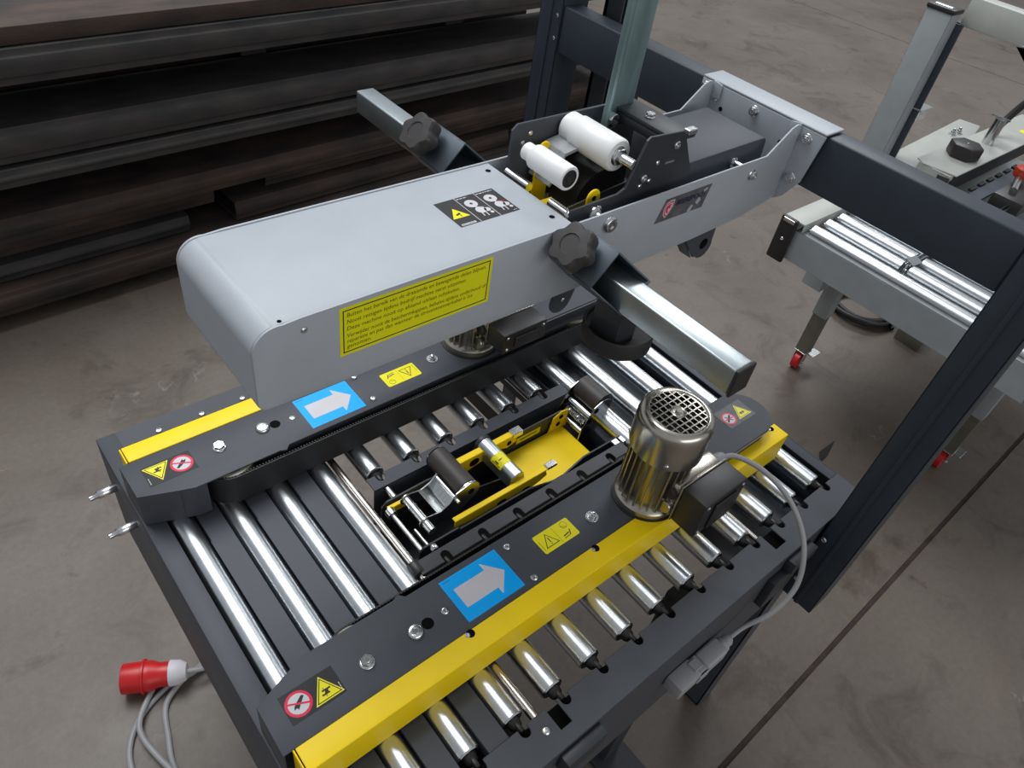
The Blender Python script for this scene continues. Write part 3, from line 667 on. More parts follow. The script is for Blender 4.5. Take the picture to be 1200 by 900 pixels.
for pp in ([(0.071, 0.013), (0.078, 0.020), (0.083, 0.014), (0.078, 0.008)], [(0.058, 0.004), (0.064, 0.011), (0.069, 0.009), (0.066, 0.001), (0.060, 0.000)], [(0.083, 0.029), (0.090, 0.032), (0.092, 0.028), (0.086, 0.025)]): s.poly(pp, 'light', 5)
s.build('shop_sticker', sp, 'peeling grey sticker with a red shield and dark lettering')

# ------------------------------------------------ side compression clamps
ZR = 0.525                      # top face of the square tubes
def square_tube(x0, x1, ya, yb, z1, s_):
    b = MB(); b.box(x0, x1, ya, yb, z1 - s_, z1)
    return b.build('support_tube', ['tube'], SEAL, 0.0022, 3)
tn = square_tube(0.590, 0.620, 0.245, Y0, ZR, 0.034)
b = MB(); b.box(0.5885, 0.6215, 0.2405, 0.2455, ZR - 0.0355, ZR + 0.0015); b.build('end_cap', ['plastic'], tn, 0.0025, 2)
tf = square_tube(0.590, 0.620, Y1, 0.985, ZR, 0.034)
b = MB(); b.box(0.5905, 0.6195, 0.9845, 0.9865, ZR - 0.0335, ZR - 0.0005); b.build('end_cap', ['plastic'], tf, 0.001, 1)
def clamp(ya, yb, yk, gus, label):
    """sleeve whose top plate leans 45 degrees, knob normal to it"""
    n = Vector((-1, 0, 1)).normalized(); u = Vector((1, 0, 1)).normalized()
    a = Vector((0.560, 0, 0.5195)); c = a + u * 0.0530
    b = MB()
    def P(p, y): return (p.x, y, p.z)
    tk = n * -0.0025
    b.add([P(a, ya), P(c, ya), P(c, yb), P(a, yb), P(a + tk, ya), P(c + tk, ya), P(c + tk, yb), P(a + tk, yb)],
          [(0, 1, 2, 3), (4, 7, 6, 5), (0, 4, 5, 1), (1, 5, 6, 2), (2, 6, 7, 3), (3, 7, 4, 0)])
    # right wall dropping from the high edge, cut slanting towards the mouth
    d = Vector((1, 0, -1)).normalized() * 0.046
    w2 = Vector((1, 0, 0)) * 0.0
    q = [P(c, ya), P(c, yb), P(c + d, yb), P(c + d, gus)]; tt = (u * -0.0025)
    q2 = [(x + tt.x, y, z + tt.z) for x, y, z in q]
    b.add(q + q2, [(0, 1, 2, 3), (7, 6, 5, 4), (0, 3, 7, 4), (3, 2, 6, 7), (2, 1, 5, 6), (1, 0, 4, 5)])
    q = [P(a, ya), P(a, yb), P(a + d, yb), P(a + d, gus)]; q2 = [(x - tt.x, y, z - tt.z) for x, y, z in q]
    b.add(q + q2, [(0, 1, 2, 3), (7, 6, 5, 4), (0, 3, 7, 4), (3, 2, 6, 7), (2, 1, 5, 6), (1, 0, 4, 5)])
    g0, g1 = a + d, c + d; q = [P(g0, gus), P(g1, gus), P(g1, yb), P(g0, yb)]; e_ = n * 0.0025; q2 = [(x + e_.x, y, z + e_.z) for x, y, z in q]
    b.add(q + q2, [(0, 1, 2, 3), (7, 6, 5, 4), (0, 4, 5, 1), (1, 5, 6, 2), (2, 6, 7, 3), (3, 7, 4, 0)])
    sl = b.build('clamp_sleeve', ['tube_dark'], SEAL, 0.0008, 2)
    k0 = a + u * 0.024
    T = Matrix.Translation((k0.x, yk, k0.z)) @ rotz_to(n)
    b = MB(); b.lathe([(0.009, 0), (0.009, 0.012)], 20, T=T)
    pts = []
    for i in range(96):
        t = 2 * PI * i / 96; r = 0.0264 + 0.0026 * math.cos(6 * t); pts.append((r * math.cos(t), r * math.sin(t)))
    vs_ = []; prof = [(0.80, 0.009), (0.96, 0.011), (1.0, 0.015), (1.0, 0.026), (0.97, 0.0300), (0.90, 0.0325), (0.48, 0.0330), (0.45, 0.0315), (0.0001, 0.0315)]
    for k_, z in prof:
        w = 0.0 if k_ < 0.6 else 1.0
        vs_ += [(k_ * (x * w + (1 - w) * 0.026 * math.cos(2 * PI * i / 96)), k_ * (y * w + (1 - w) * 0.026 * math.sin(2 * PI * i / 96)), z) for i, (x, y) in enumerate(pts)]
    m = 96; fs = [(r_ * m + i, r_ * m + (i + 1) % m, (r_ + 1) * m + (i + 1) % m, (r_ + 1) * m + i) for r_ in range(len(prof) - 1) for i in range(m)]
    fs.append(tuple(range(m))[::-1]); b.add(vs_, fs, T)
    b.build('star_knob', ['knob'], sl, label=label)
    return sl
M['tube_dark'] = mat('zinc_sleeve', (0.08, 0.095, 0.115), 0.45, 0.6, var=0.15, scale=14)
clamp(0.432, 0.497, 0.471, 0.402, 'black six-lobed star knob')
clamp(0.722, 0.808, 0.776, 0.676, 'black six-lobed star knob')
# pressure wheels under the tubes
for cy_, zz in ((0.430, 0.440), (0.730, 0.440)):
    b = MB(); T = Matrix.Translation((0.634, cy_, 0))
    b.lathe([(0.020, zz - 0.026), (0.042, zz - 0.026), (0.0460, zz - 0.022), (0.0460, zz - 0.002), (0.0445, zz + 0.001), (0.0425, zz + 0.0005), (0.0405, zz - 0.005), (0.018, zz - 0.012)], 56, T=T)
    w_ = b.build('pressure_wheel', ['rubber'], SEAL)
    b = MB(); b.box(0.606, 0.640, cy_ - 0.022, cy_ + 0.024, zz - 0.012, zz + 0.046)
    b.build('wheel_holder', ['dark'], w_, 0.002, 1)

# ================================================================ UPPER TAPING UNIT
UT = thing('taping_unit', (0.78, 0.58, 0.47), 'dark taping unit with two white rollers standing in the open back of the grey arm', 'machine part')
b = MB()
b.prism([(0.600, 0.500), (0.600, 0.562), (0.680, 0.5645), (0.692, 0.570), (0.712, 0.628), (0.718, 0.632), (0.782, 0.6285), (0.788, 0.622), (0.822, 0.566), (0.822, 0.500)], 0.5185, 0.5225, 'xz')
p_ = b.build('side_plate', ['dark'], UT, 0.0008, 1)
for x, z, m_ in ((0.772, 0.612, SCR), (0.722, 0.577, SCR), (0.734, 0.571, SCRS), (0.718, 0.567, SCRS), (0.742, 0.594, SCRS), (0.647, 0.553, SCR)): put('screw', m_, p_, (x, 0.5183, z), (0, -1, 0))
b = MB(); b.box(0.757, 0.775, 0.5170, 0.5188, 0.589, 0.592, Matrix.Translation((0, 0, 0))); b.build('slot', ['bolt'], p_)
b = MB()
b.prism([(0.606, 0.500), (0.606, 0.606), (0.614, 0.613), (0.690, 0.613), (0.790, 0.613), (0.800, 0.600), (0.80, 0.560), (0.80, 0.500)], 0.6440, 0.6480, 'xz')
p2 = b.build('side_plate', ['grey'], UT, 0.0008, 1)
for x, z in ((0.636, 0.598), (0.625, 0.587)): put('screw_hole', SCRS, p2, (x, 0.644, z), (0, -1, 0))
# white rollers
b = MB(); T = Matrix.Translation((0.700, 0.5480, 0.598)) @ rotz_to((0, 1, 0)); b.lathe([(0.010, 0.003), (0.013, 0.0), (0.0195, 0.0), (0.0215, 0.003), (0.0215, 0.072), (0.0195, 0.075), (0.0195, 0.090), (0.0170, 0.093), (0.006, 0.093)], 48, T=T)
r1 = b.build('tape_roller', ['white'], UT, label='large white roller')
b = MB(); b.cyl((0.700, 0.5205, 0.598), (0.700, 0.548, 0.598), 0.0065, 20); T = Matrix.Translation((0.700, 0.5490, 0.598)) @ rotz_to((0, -1, 0)); b.prism(hexpts(0.0115), 0, 0.006, T=T); b.lathe([(0.013, -0.001), (0.013, 0.001)], 24, T=T); b.lathe([(0.006, 0.006), (0.006, 0.010)], 20, T=T)
b.build('roller_bolt', ['bolt'], r1, 0.0006, 1)
b = MB(); T = Matrix.Translation((0.6120, 0.5420, 0.590)) @ rotz_to((0, 1, 0)); b.lathe([(0.0105, 0.001), (0.0115, 0.0), (0.0145, 0.0), (0.0155, 0.0015), (0.0155, 0.060), (0.0150, 0.0620), (0.0110, 0.0620), (0.0110, 0.078), (0.010, 0.079), (0.003, 0.079)], 44, T=T)
r2 = b.build('tape_roller', ['white'], UT, label='small white roller')
b = MB(); T = Matrix.Translation((0.6120, 0.5425, 0.590)) @ rotz_to((0, -1, 0)); b.lathe([(0.0112, -0.001), (0.0112, 0.0008), (0.0095, 0.0012), (0.0092, 0.0002), (0.005, 0.0002), (0.0045, 0.0014)], 28, T=T)
b.build('roller_bearing', ['plastic'], r2)
b = MB(); b.cyl((0.700, 0.640, 0.598), (0.700, 0.645, 0.598), 0.008, 16); b.build('roller_shaft', ['bolt'], r1)
# bridge plate and tape mast
b = MB(); b.box(0.770, 0.815, 0.5230, 0.6440, 0.6120, 0.6185); b.box(0.770, 0.776, 0.5230, 0.6440, 0.600, 0.6125)
bp = b.build('bridge_plate', ['dark'], UT, 0.0015, 2)
put('hex_bolt', HEX, bp, (0.790, 0.583, 0.6185)).scale = (0.7, 0.7, 0.7)
b = MB(); b.box(0.795, 0.812, 0.520, 0.530, 0.6185, 0.6255); b.build('clip', ['bolt'], bp, 0.001, 1)
b = MB()
b.box(0.746, 0.802, 0.6250, 0.6275, 0.560, 1.20); b.box(0.746, 0.7485, 0.6175, 0.6265, 0.560, 1.20); b.box(0.7995, 0.802, 0.6265, 0.6345, 0.560, 1.20); b.box(0.7485, 0.7540, 0.6175, 0.6195, 0.560, 1.20)
b.build('reel_mast', ['galv'], UT, 0.001, 1, label='tall galvanised channel bar')
b = MB(); b.cyl((0.757, 0.6120, 0.607), (0.757, 0.6250, 0.607), 0.008, 18); b.build('mast_bolt', ['bolt'], UT, 0.0008, 1)
# inner works
b = MB(); b.prism([(0.60, 0.505), (0.62, 0.535), (0.70, 0.545), (0.80, 0.555), (0.80, 0.50), (0.60, 0.49)], 0.556, 0.559, 'xz'); b.build('inner_arm', ['dark'], UT, 0.0008, 1)
b = MB(); b.prism([(0.72, 0.50), (0.72, 0.590), (0.765, 0.600), (0.80, 0.60), (0.81, 0.50)], 0.612, 0.616, 'xz'); b.box(0.72, 0.81, 0.57, 0.616, 0.497, 0.50); b.build('inner_arm', ['dark'], UT, 0.0008, 1)
b = MB(); b.lathe([(0.045, 0), (0.045, 0.050), (0.038, 0.0505), (0.037, 0.049), (0.006, 0.049)], 48, T=Matrix.Translation((0.720, 0.580, 0.515)) @ rotz_to((0, 1, 0)))
b.build('guide_drum', ['plastic'], UT)
def tab(pts, y, name='yellow_tab'):
    b = MB(); b.prism(pts, y, y + 0.003, 'xz'); return b.build(name, ['yellow'], UT, 0.0008, 1)
tab([(0.647, 0.50), (0.645, 0.552)] + arc(0.6560, 0.5570, 0.0115, 180, 20, 8) + [(0.680, 0.50)], 0.535)
put('screw_hole', HOLES, UT, (0.656, 0.5348, 0.557), (0, -1, 0))
t2 = tab([(0.640, 0.50), (0.640, 0.560)] + arc(0.651, 0.580, 0.0105, 180, 0, 8) + [(0.668, 0.50)], 0.628)
put('screw_hole', HOLES, t2, (0.651, 0.6278, 0.579), (0, -1, 0))
b = MB(); b.box(0.600, 0.640, 0.562, 0.592, 0.507, 0.535); b.build('yellow_bracket', ['yellow'], UT, 0.002, 1)
b = MB(); b.box(0.600, 0.70, 0.528, 0.534, 0.502, 0.522); b.build('yellow_bracket', ['yellow'], UT, 0.001, 1)
b = MB(); b.cyl((0.606, 0.523, 0.551), (0.606, 0.560, 0.551), 0.0065, 18); b.cyl((0.606, 0.520, 0.551), (0.606, 0.528, 0.551), 0.008, 6); b.build('cross_bolt', ['bolt'], UT, 0.0005, 1)
b = MB(); b.cyl((0.606, 0.600, 0.551), (0.606, 0.644, 0.551), 0.0065, 18); b.build('cross_bolt', ['bolt'], UT, 0.0005, 1)
b = MB(); b.cyl((0.640, 0.505, 0.550), (0.640, 0.519, 0.550), 0.005, 18); b.lathe([(0.0095, 0), (0.0095, 0.005), (0.007, 0.008)], 20, T=Matrix.Translation((0.640, 0.519, 0.550)) @ rotz_to((0, -1, 0))); b.build('spacer_bolt', ['bolt'], UT)
# film sheet glimpsed behind the large roller
b = MB(); b.prism([(0.64, 0.545), (0.66, 0.585), (0.70, 0.592), (0.70, 0.588), (0.662, 0.581), (0.643, 0.542)], 0.60, 0.640, 'xz'); b.build('tape_web', ['glass'], UT)
# grey rear cover between the arm plates
b = MB(); b.prism([(0.826, 0.500), (0.826, 0.5720)] + [(0.995, 0.5745)] + arc(0.998, 0.565, 0.0095, 80, 0, 6) + [(1.010, 0.545), (1.006, 0.500)], 0.5260, 0.6400, 'xz')
b.build('rear_cover', ['grey'], UT, 0.003, 2)
b = MB(); b.cyl((0.930, 0.4995, 0.552), (0.930, 0.530, 0.552), 0.0045, 16); b.lathe([(0.008, 0), (0.008, 0.005)], 18, T=Matrix.Translation((0.930, 0.526, 0.552)) @ rotz_to((0, -1, 0))); b.build('cross_bolt', ['bolt'], UT)
# tabs of the unit hanging below the arm
b = MB(); b.prism([(0.845, 0.47), (0.905, 0.400)] + arc(0.925, 0.413, 0.0200, 225, 385, 10) + [(0.942, 0.47)], 0.5185, 0.5225, 'xz')
b.prism([(0.845, 0.47), (0.905, 0.396), (0.9055, 0.399), (0.850, 0.47)], 0.5225, 0.545, 'xz')
tb = b.build('lower_tab', ['grey'], UT, 0.0006, 1)
put('tab_hole', HOLE, tb, (0.922, 0.5183, 0.420), (0, -1, 0)).scale = (1.5, 1.5, 1)
b = MB(); b.prism([(0.80, 0.455), (0.815, 0.440), (0.86, 0.438), (0.87, 0.455)], 0.528, 0.56, 'xz'); b.build('lower_roller_cover', ['plastic'], UT, 0.001, 1)
b = MB(); b.prism([(0.648, 0.458), (0.636, 0.402)] + arc(0.653, 0.389, 0.0195, 160, 340, 10) + [(0.690, 0.440), (0.694, 0.458)], 0.548, 0.552, 'xz'); lt_ = b.build('lower_tab', ['grey'], UT, 0.0006, 1)
put('tab_hole', SCRS, lt_, (0.655, 0.5478, 0.392), (0, -1, 0)); s = Sticker((0.670, 0.548, 0.420), (1, 0, 0), (0, 0, 1)); s.poly([(0, 0), (0.012, 0), (0.012, 0.011), (0, 0.008)], 'pyel', 0); s.line(0.003, 0.004, 0.009, 0.006, 0.0012, 'black', 1); s.build('warning_sticker', lt_, 'small yellow arrow sticker')
b = MB(); b.box(0.57, 0.72, 0.560, 0.62, 0.415, 0.458); b.build('lower_housing', ['plastic'], UT, 0.003, 1)

# ================================================================ LOWER TAPING UNIT
LT = thing('taping_unit', (0.65, 0.585, -0.14), 'lower taping unit with yellow arms, knife cover and brown rollers sunk in the roller bed', 'machine part')
b = MB(); b.prism([(0.424, -0.12), (0.424, -0.008), (0.432, -0.001), (0.500, -0.001), (0.506, -0.007), (0.655, -0.007), (0.720, -0.028), (0.745, -0.028), (0.790, -0.006), (0.905, -0.006), (0.905, -0.12)], 0.5250, 0.5290, 'xz')
q1 = b.build('side_plate', ['dark'], LT, 0.0007, 1)
b = MB(); b.prism([(0.424, -0.12), (0.424, -0.014), (0.434, -0.004), (0.512, -0.002), (0.640, -0.010), (0.665, -0.010), (0.700, -0.004), (0.835, -0.004), (0.835, -0.12)], 0.6350, 0.6390, 'xz')
q2 = b.build('side_plate', ['dark'], LT, 0.0007, 1)
s = Sticker((0.790, 0.6348, -0.030), (-1, 0, 0), (0, 0, 1))
s = Sticker((0.720, 0.6350, -0.033), (1, 0, 0), (0, 0, 1)); s.rect(0, 0.060, 0, 0.0155, 'pyel', 0); s.line(0.008, 0.008, 0.052, 0.0085, 0.003, 'ptext', 1); s.build('yellow_sticker', q2, 'small yellow sticker')
for x, y, p in ((0.447, 0.516, q1),): 
    b = MB(); b.cyl((x, 0.514, -0.006), (x, 0.525, -0.006), 0.0075, 6); b.build('nut', ['bolt'], p, 0.001, 1)
b = MB(); b.cyl((0.452, 0.639, -0.010), (0.452, 0.663, -0.010), 0.0065, 16); b.build('spacer', ['bolt'], LT, 0.001, 1)
b = MB(); b.box(0.858, 0.872, 0.512, 0.5245, -0.012, -0.002); b.box(0.878, 0.89, 0.510, 0.5245, -0.016, -0.004); b.build('nut', ['bolt'], LT, 0.001, 1)
for (x, ya, yb, r, m_, z) in ((0.431, 0.530, 0.612, 0.0042, 'bolt', -0.012), (0.450, 0.530, 0.575, 0.0032, 'bolt', -0.024)):
    b = MB(); b.cyl((x, ya, z), (x, yb, z), r, 16)
    if r > .004: b.lathe([(0.009, 0), (0.009, 0.012), (0.006, 0.013)], 20, T=Matrix.Translation((x, yb, z)) @ rotz_to((0, 1, 0)))
    b.build('guide_rod', ['bolt'], LT)
b = MB(); b.box(0.425, 0.904, 0.5292, 0.6348, -0.118, -0.114); b.build('dark_backing', ['dark'], LT)  # added dark sheet, keeps the bright floor from showing through the unit
# pivot cylinder of the front roller bracket
b = MB(); b.cyl((0.462, 0.544, -0.001), (0.462, 0.622, -0.001), 0.0075, 24); b.build('pivot_tube', ['zinc'], LT, 0.0006, 1)
for y in (0.566, 0.600):
    b = MB(); b.lathe([(0.0086, 0), (0.0086, 0.003)], 24, T=Matrix.Translation((0.462, y, -0.001)) @ rotz_to((0, 1, 0))); b.build('collar', ['bolt'], LT)
# rocker plates carrying the front brown roller
FX, FZ = 0.550, 0.016
def rocker(y, far=False):
    pts = arc(0.462, -0.001, 0.0115, 60, 300, 12) + [(0.480, -0.022), (0.505, -0.030), (0.530, -0.026)] + arc(FX, FZ, 0.0225, 290, 450, 14) + [(0.522, 0.030), (0.510, 0.012), (0.492, 0.004), (0.474, 0.008)]
    if far: pts = arc(0.462, -0.001, 0.0115, 60, 300, 12) + [(0.480, -0.022), (0.505, -0.030), (0.528, -0.022), (0.530, 0.020), (0.522, 0.026), (0.510, 0.012), (0.492, 0.004), (0.474, 0.008)]
    b = MB(); b.prism(pts, y, y + 0.0022, 'xz'); return b.build('rocker_plate', ['zinc'], LT, 0.0005, 1)
rk = rocker(0.5650); put('shaft_hole', HOLE, rk, (FX + 0.004, 0.5648, FZ), (0, -1, 0))
rk2 = rocker(0.6210, True)
b = MB(); b.box(0.486, 0.510, 0.5670, 0.621, -0.0005, 0.0015, Matrix.Translation((0.497, 0, 0.0)) @ Matrix.Rotation(math.radians(12), 4, 'Y') @ Matrix.Translation((-0.497, 0, 0.0)))
b.box(0.508, 0.529, 0.5670, 0.621, -0.001, 0.001, Matrix.Translation((0.508, 0, -0.004)) @ Matrix.Rotation(math.radians(-48), 4, 'Y') @ Matrix.Translation((-0.508, 0, 0.0)))
b.build('bridge_web', ['zinc'], LT, 0.0004, 1)
b = MB(); b.cyl((0.522, 0.556, 0.018), (0.522, 0.621, 0.018), 0.0035, 14); b.build('tie_bar', ['bolt'], LT)
b = MB(); b.lathe([(0.019, 0), (0.0212, 0.001), (0.0212, 0.087), (0.019, 0.088)], 44, T=Matrix.Translation((FX, 0.5720, FZ)) @ rotz_to((0, 1, 0)))
fr = b.build('wiping_roller', ['brownroll'], LT, label='brown wiping roller at the infeed end')
b = MB(); b.lathe([(0.0190, 0), (0.0213, 0.001), (0.0213, 0.0035), (0.010, 0.004)], 40, T=Matrix.Translation((FX, 0.5718, FZ)) @ rotz_to((0, -1, 0))); b.build('roller_flange', ['bolt'], fr); b = MB(); b.lathe([(0.0213, 0), (0.0200, 0.002)], 40, T=Matrix.Translation((FX, 0.6602, FZ)) @ rotz_to((0, 1, 0))); b.build('roller_flange', ['bolt'], fr)
# yellow arms
def yarm(y, pts, fold, lab):
    b = MB(); b.prism(pts, y, y + 0.003, 'xz'); b.box(fold[0], fold[1], y, y + (0.013 if y > .6 else 0.010), fold[2] - 0.003, fold[2])
    a = b.build('yellow_arm', ['yellow'], LT, 0.0009, 1); return a
a1 = yarm(0.6280, [(0.560, -0.030), (0.556, 0.008), (0.700, 0.008), (0.712, 0.001), (0.712, -0.012), (0.690, -0.018), (0.655, -0.006), (0.640, -0.016), (0.600, -0.024), (0.585, -0.040)], (0.556, 0.708, 0.009), '')
put('oval_hole', HOLE, a1, (0.612, 0.6278, -0.008), (0, -1, 0)).scale = (1.8, 1.5, 1)
put('round_hole', HOLE, a1, (0.693, 0.6278, -0.006), (0, -1, 0)).scale = (0.9, 0.9, 1)
b = MB(); b.box(0.700, 0.724, 0.6265, 0.6425, 0.0005, 0.0125); b.build('arm_clip', ['bolt'], a1, 0.001, 1)
a2 = yarm(0.5345, [(0.500, -0.010), (0.500, 0.004), (0.700, 0.004), (0.706, -0.010), (0.690, -0.018), (0.640, -0.030), (0.560, -0.022)], (0.500, 0.704, 0.0055), '')
b = MB(); b.box(0.705, 0.728, 0.5345, 0.5475, 0.001, 0.007); b.build('arm_clip', ['bolt'], a2, 0.001, 1)
for x, z in ((0.600, -0.014), (0.655, -0.018)): put('oval_hole', HOLE, a2, (x, 0.5343, z), (0, -1, 0)).scale = (1.7, 1.1, 1)
b = MB(); b.box(0.430, 0.510, 0.624, 0.631, -0.012, -0.008); b.box(0.430, 0.510, 0.628, 0.631, -0.030, -0.009); b.build('yellow_strip', ['yellow'], LT, 0.0008, 1)
# yellow rear tray with two upright ears
b = MB(); b.box(0.660, 0.840, 0.5320, 0.6330, -0.048, -0.0455)
yt = b.build('yellow_tray', ['yellow'], LT, 0.0009, 1)
b = MB(); b.prism([(0.560, -0.075), (0.700, -0.075), (0.700, -0.055), (0.560, -0.020)], 0.590, 0.593, 'xz'); b.build('inner_plate', ['dark'], LT, 0.0006, 1)
# rear roller with chrome cheek plates and spring
RX2, RZ2 = 0.892, 0.012
def cheek(y, ylo):
    pts = [(0.838, -0.080), (0.842, -0.020), (0.866, 0.028)] + arc(RX2, RZ2 + 0.004, 0.0220, 115, -50, 12) + [(0.892, -0.030), (0.870, -0.080)]
    b = MB(); b.prism(pts, y, y + 0.002, 'xz'); c = b.build('cheek_plate', ['zinc'], LT, 0.0005, 1)
    for x, z in ((0.873, 0.018), (0.860, -0.004), (0.857, -0.030), (0.856, -0.055)): put('cheek_hole', HOLE, c, (x, y - 0.0003, z), (0, -1, 0))
cheek(0.5850, 0); cheek(0.6525, 0)
b = MB(); b.prism([(0.800, -0.048), (0.808, -0.008), (0.828, 0.002), (0.846, 0.000), (0.850, -0.048)], 0.6300, 0.6325, 'xz'); ye_ = b.build('yellow_ear', ['yellow'], LT, 0.0006, 1)
for x, z in ((0.828, -0.012), (0.824, -0.030)): put('round_hole', HOLE, ye_, (x, 0.6298, z), (0, -1, 0)).scale = (0.9, 0.9, 1)
b = MB(); b.lathe([(0.0225, 0), (0.0245, 0.001), (0.0245, 0.063), (0.0225, 0.064)], 44, T=Matrix.Translation((RX2 + 0.004, 0.5880, RZ2 + 0.009)) @ rotz_to((0, 1, 0)))
b.build('wiping_roller', ['brownroll'], LT, label='black brown wiping roller at the outfeed end')
b = MB(); b.cyl((0.872, 0.5872, -0.006), (0.872, 0.650, -0.006), 0.0105, 26); b.build('roller_shaft', ['zinc'], LT)
b = MB(); b.cyl((0.846, 0.5872, -0.026), (0.846, 0.650, -0.026), 0.0045, 16); b.cyl((0.846, 0.5872, -0.026), (0.846, 0.612, -0.026), 0.0058, 16); b.build('tie_bar', ['zinc'], LT)
b = MB(); b.tube([(0.856 + 0.0055 * math.cos(t), 0.594 + 0.050 * t / (26 * PI), -0.014 + 0.0055 * math.sin(t)) for t in [i * 26 * PI / 260 for i in range(261)]], 0.0011, 6); b.build('spring', ['bolt'], LT)
# knife cover
b = MB(); b.prism([(0.628, -0.012)] + arc(0.645, 0.004, 0.0155, 180, 0, 14) + [(0.664, -0.012)], 0.5480, 0.6450, 'xz')
kc = b.build('knife_cover', ['tube'], LT, 0.001, 1)
b = MB(); b.prism([(0.6262, -0.010)] + arc(0.645, 0.0045, 0.0168, 180, 20, 14) + [(0.655, -0.004)], 0.644, 0.652, 'xz'); b.build('cover_end', ['dark'], kc, 0.001, 1)
b = MB()
def cyl_patch(y0, y1, a0, a1, r):
    A = [math.radians(a0 + (a1 - a0) * i / 10) for i in range(11)]
    vs_ = [(0.645 + r * math.cos(t), y, 0.004 + r * math.sin(t)) for y in (y0, y1) for t in A]
    return vs_, [(i, i + 1, 12 + i, 11 + i) for i in range(10)]
b.add(*cyl_patch(0.578, 0.606, 170, 60, 0.01575)); b.m = 1
for a0, a1, ya, yb in ((160, 155, 0.582, 0.602), (128, 100, 0.5905, 0.5925), (150, 140, 0.588, 0.597)): b.add(*cyl_patch(ya, yb, a0, a1, 0.0159))
b.build('warning_sticker', ['pyel', 'black'], kc, label='yellow knife warning sticker')
b = MB(); b.prism([(0.530, -0.055), (0.580, -0.070), (0.640, -0.070), (0.640, -0.04), (0.60, -0.038)], 0.565, 0.568, 'xz'); b.build('inner_plate', ['tube_dark'], LT, 0.0005, 1)

# ================================================================ POWER PLUG ON THE FLOOR
PZ = -H
PL = thing('power_plug', (0.03, 0.99, PZ), 'red and white five-pin power plug lying on the floor by the infeed end', 'plug')
d = Vector((0.117, -0.062, 0)).normalized()
def plug_T(off, z): return Matrix.Translation((-0.008 + d.x * off, 0.993 + d.y * off, PZ + z)) @ rotz_to((d.x, d.y, 0.0))
b = MB(); b.lathe([(0.027, 0.003), (0.0290, 0.0), (0.0325, 0.0), (0.0330, 0.002), (0.0335, 0.042), (0.0380, 0.042), (0.0380, 0.047), (0.0340, 0.048), (0.0335, 0.060), (0.0270, 0.075), (0.0265, 0.098)], 40, T=plug_T(0, 0.038)); b.build('plug_body', ['red'], PL, 0.0006, 1)
b = MB(); b.lathe([(0.0285, 0), (0.0290, 0.002), (0.0270, 0.022), (0.0190, 0.036), (0.0110, 0.037)], 12, T=plug_T(0.097, 0.038)); b.build('plug_gland', ['pwhite'], PL, label='white clamping nut')
c0 = plug_T(0.132, 0.038) @ Vector((0, 0, 0))
b = MB()
P1 = [c0, (0.140, 0.918, PZ + 0.036), (0.165, 0.918, PZ + 0.03), (0.20, 0.93, -0.66), (0.30, 0.90, -0.50)]
b.tube(spline(P1, 8), 0.0062, 10)
b.tube(spline([(0.30, 0.93, -0.60), (0.17, 0.945, PZ + 0.03), (0.125, 0.935, PZ + 0.012), (0.055, 0.935, PZ + 0.007), (-0.020, 0.895, PZ + 0.007), (-0.060, 0.820, PZ + 0.007), (-0.050, 0.70, PZ + 0.007), (0.03, 0.60, PZ + 0.007)], 8), 0.0062, 10)
b.tube(spline([(0.30, 0.90, -0.62), (0.19, 0.935, PZ + 0.03), (0.140, 0.935, PZ + 0.02), (0.100, 0.930, PZ + 0.018), (0.045, 0.900, PZ + 0.007), (0.022, 0.83, PZ + 0.007), (0.008, 0.76, PZ + 0.007), (0.02, 0.66, PZ + 0.007)], 8), 0.0062, 10)
b.tube(spline([(0.040, 0.950, PZ + 0.019), (-0.008, 0.900, PZ + 0.018), (-0.020, 0.860, PZ + 0.018), (-0.010, 0.80, PZ + 0.018), (0.012, 0.72, PZ + 0.018)], 8), 0.0062, 10)
b.build('power_cable', ['cable'], PL)

# ================================================================ SECOND MACHINE BEHIND
SM = thing('carton_sealer', (2.6, 0.55, -H), 'pale grey carton sealing machine on red castors standing behind the dark crossbeam', 'machine')
X0 = 1.945
b = MB(); b.box(X0 + 0.004, 3.60, 0.806, 0.876, -0.003, 0.003); b.box(X0 + 0.004, 3.60, 0.872, 0.876, -0.13, 0.0); b.box(X0 + 0.004, 2.6, 0.806, 0.809, -0.024, 0.0)
b.build('side_rail', ['beige'], SM, 0.003, 2)
b = MB(); b.box(X0 + 0.004, 3.60, 0.06, 0.13, -0.003, 0.003); b.box(X0 + 0.004, 3.60, 0.06, 0.064, -0.13, 0.0); b.build('side_rail', ['beige'], SM, 0.003, 2)
b = MB(); b.box(X0 - 0.008, X0 + 0.006, 0.824, 0.8790, -0.135, 0.006); ec = b.build('rail_cap', ['plastic'], SM, 0.006, 3)
put('cap_screw', SCR, ec, (X0 - 0.008, 0.850, -0.062), (-1, 0, 0))
b = MB(); b.box(X0 - 0.0005, X0 + 0.003, 0.833, 0.870, -0.008, 0.0045, Matrix.Translation((-0.009, 0, -0.002))); b.build('cap_lip', ['bolt'], ec, 0.001, 1)
b = MB(); b.box(X0 + 0.006, X0 + 0.010, 0.10, 0.828, -0.120, -0.026); b.box(X0 + 0.006, X0 + 0.05, 0.10, 0.828, -0.028, -0.026); b.build('end_plate', ['greypl'], SM, 0.001, 1)
b = MB(); b.box(X0 + 0.1, 3.5, 0.13, 0.80, -0.10, -0.096); b.build('under_tray', ['greypl'], SM)
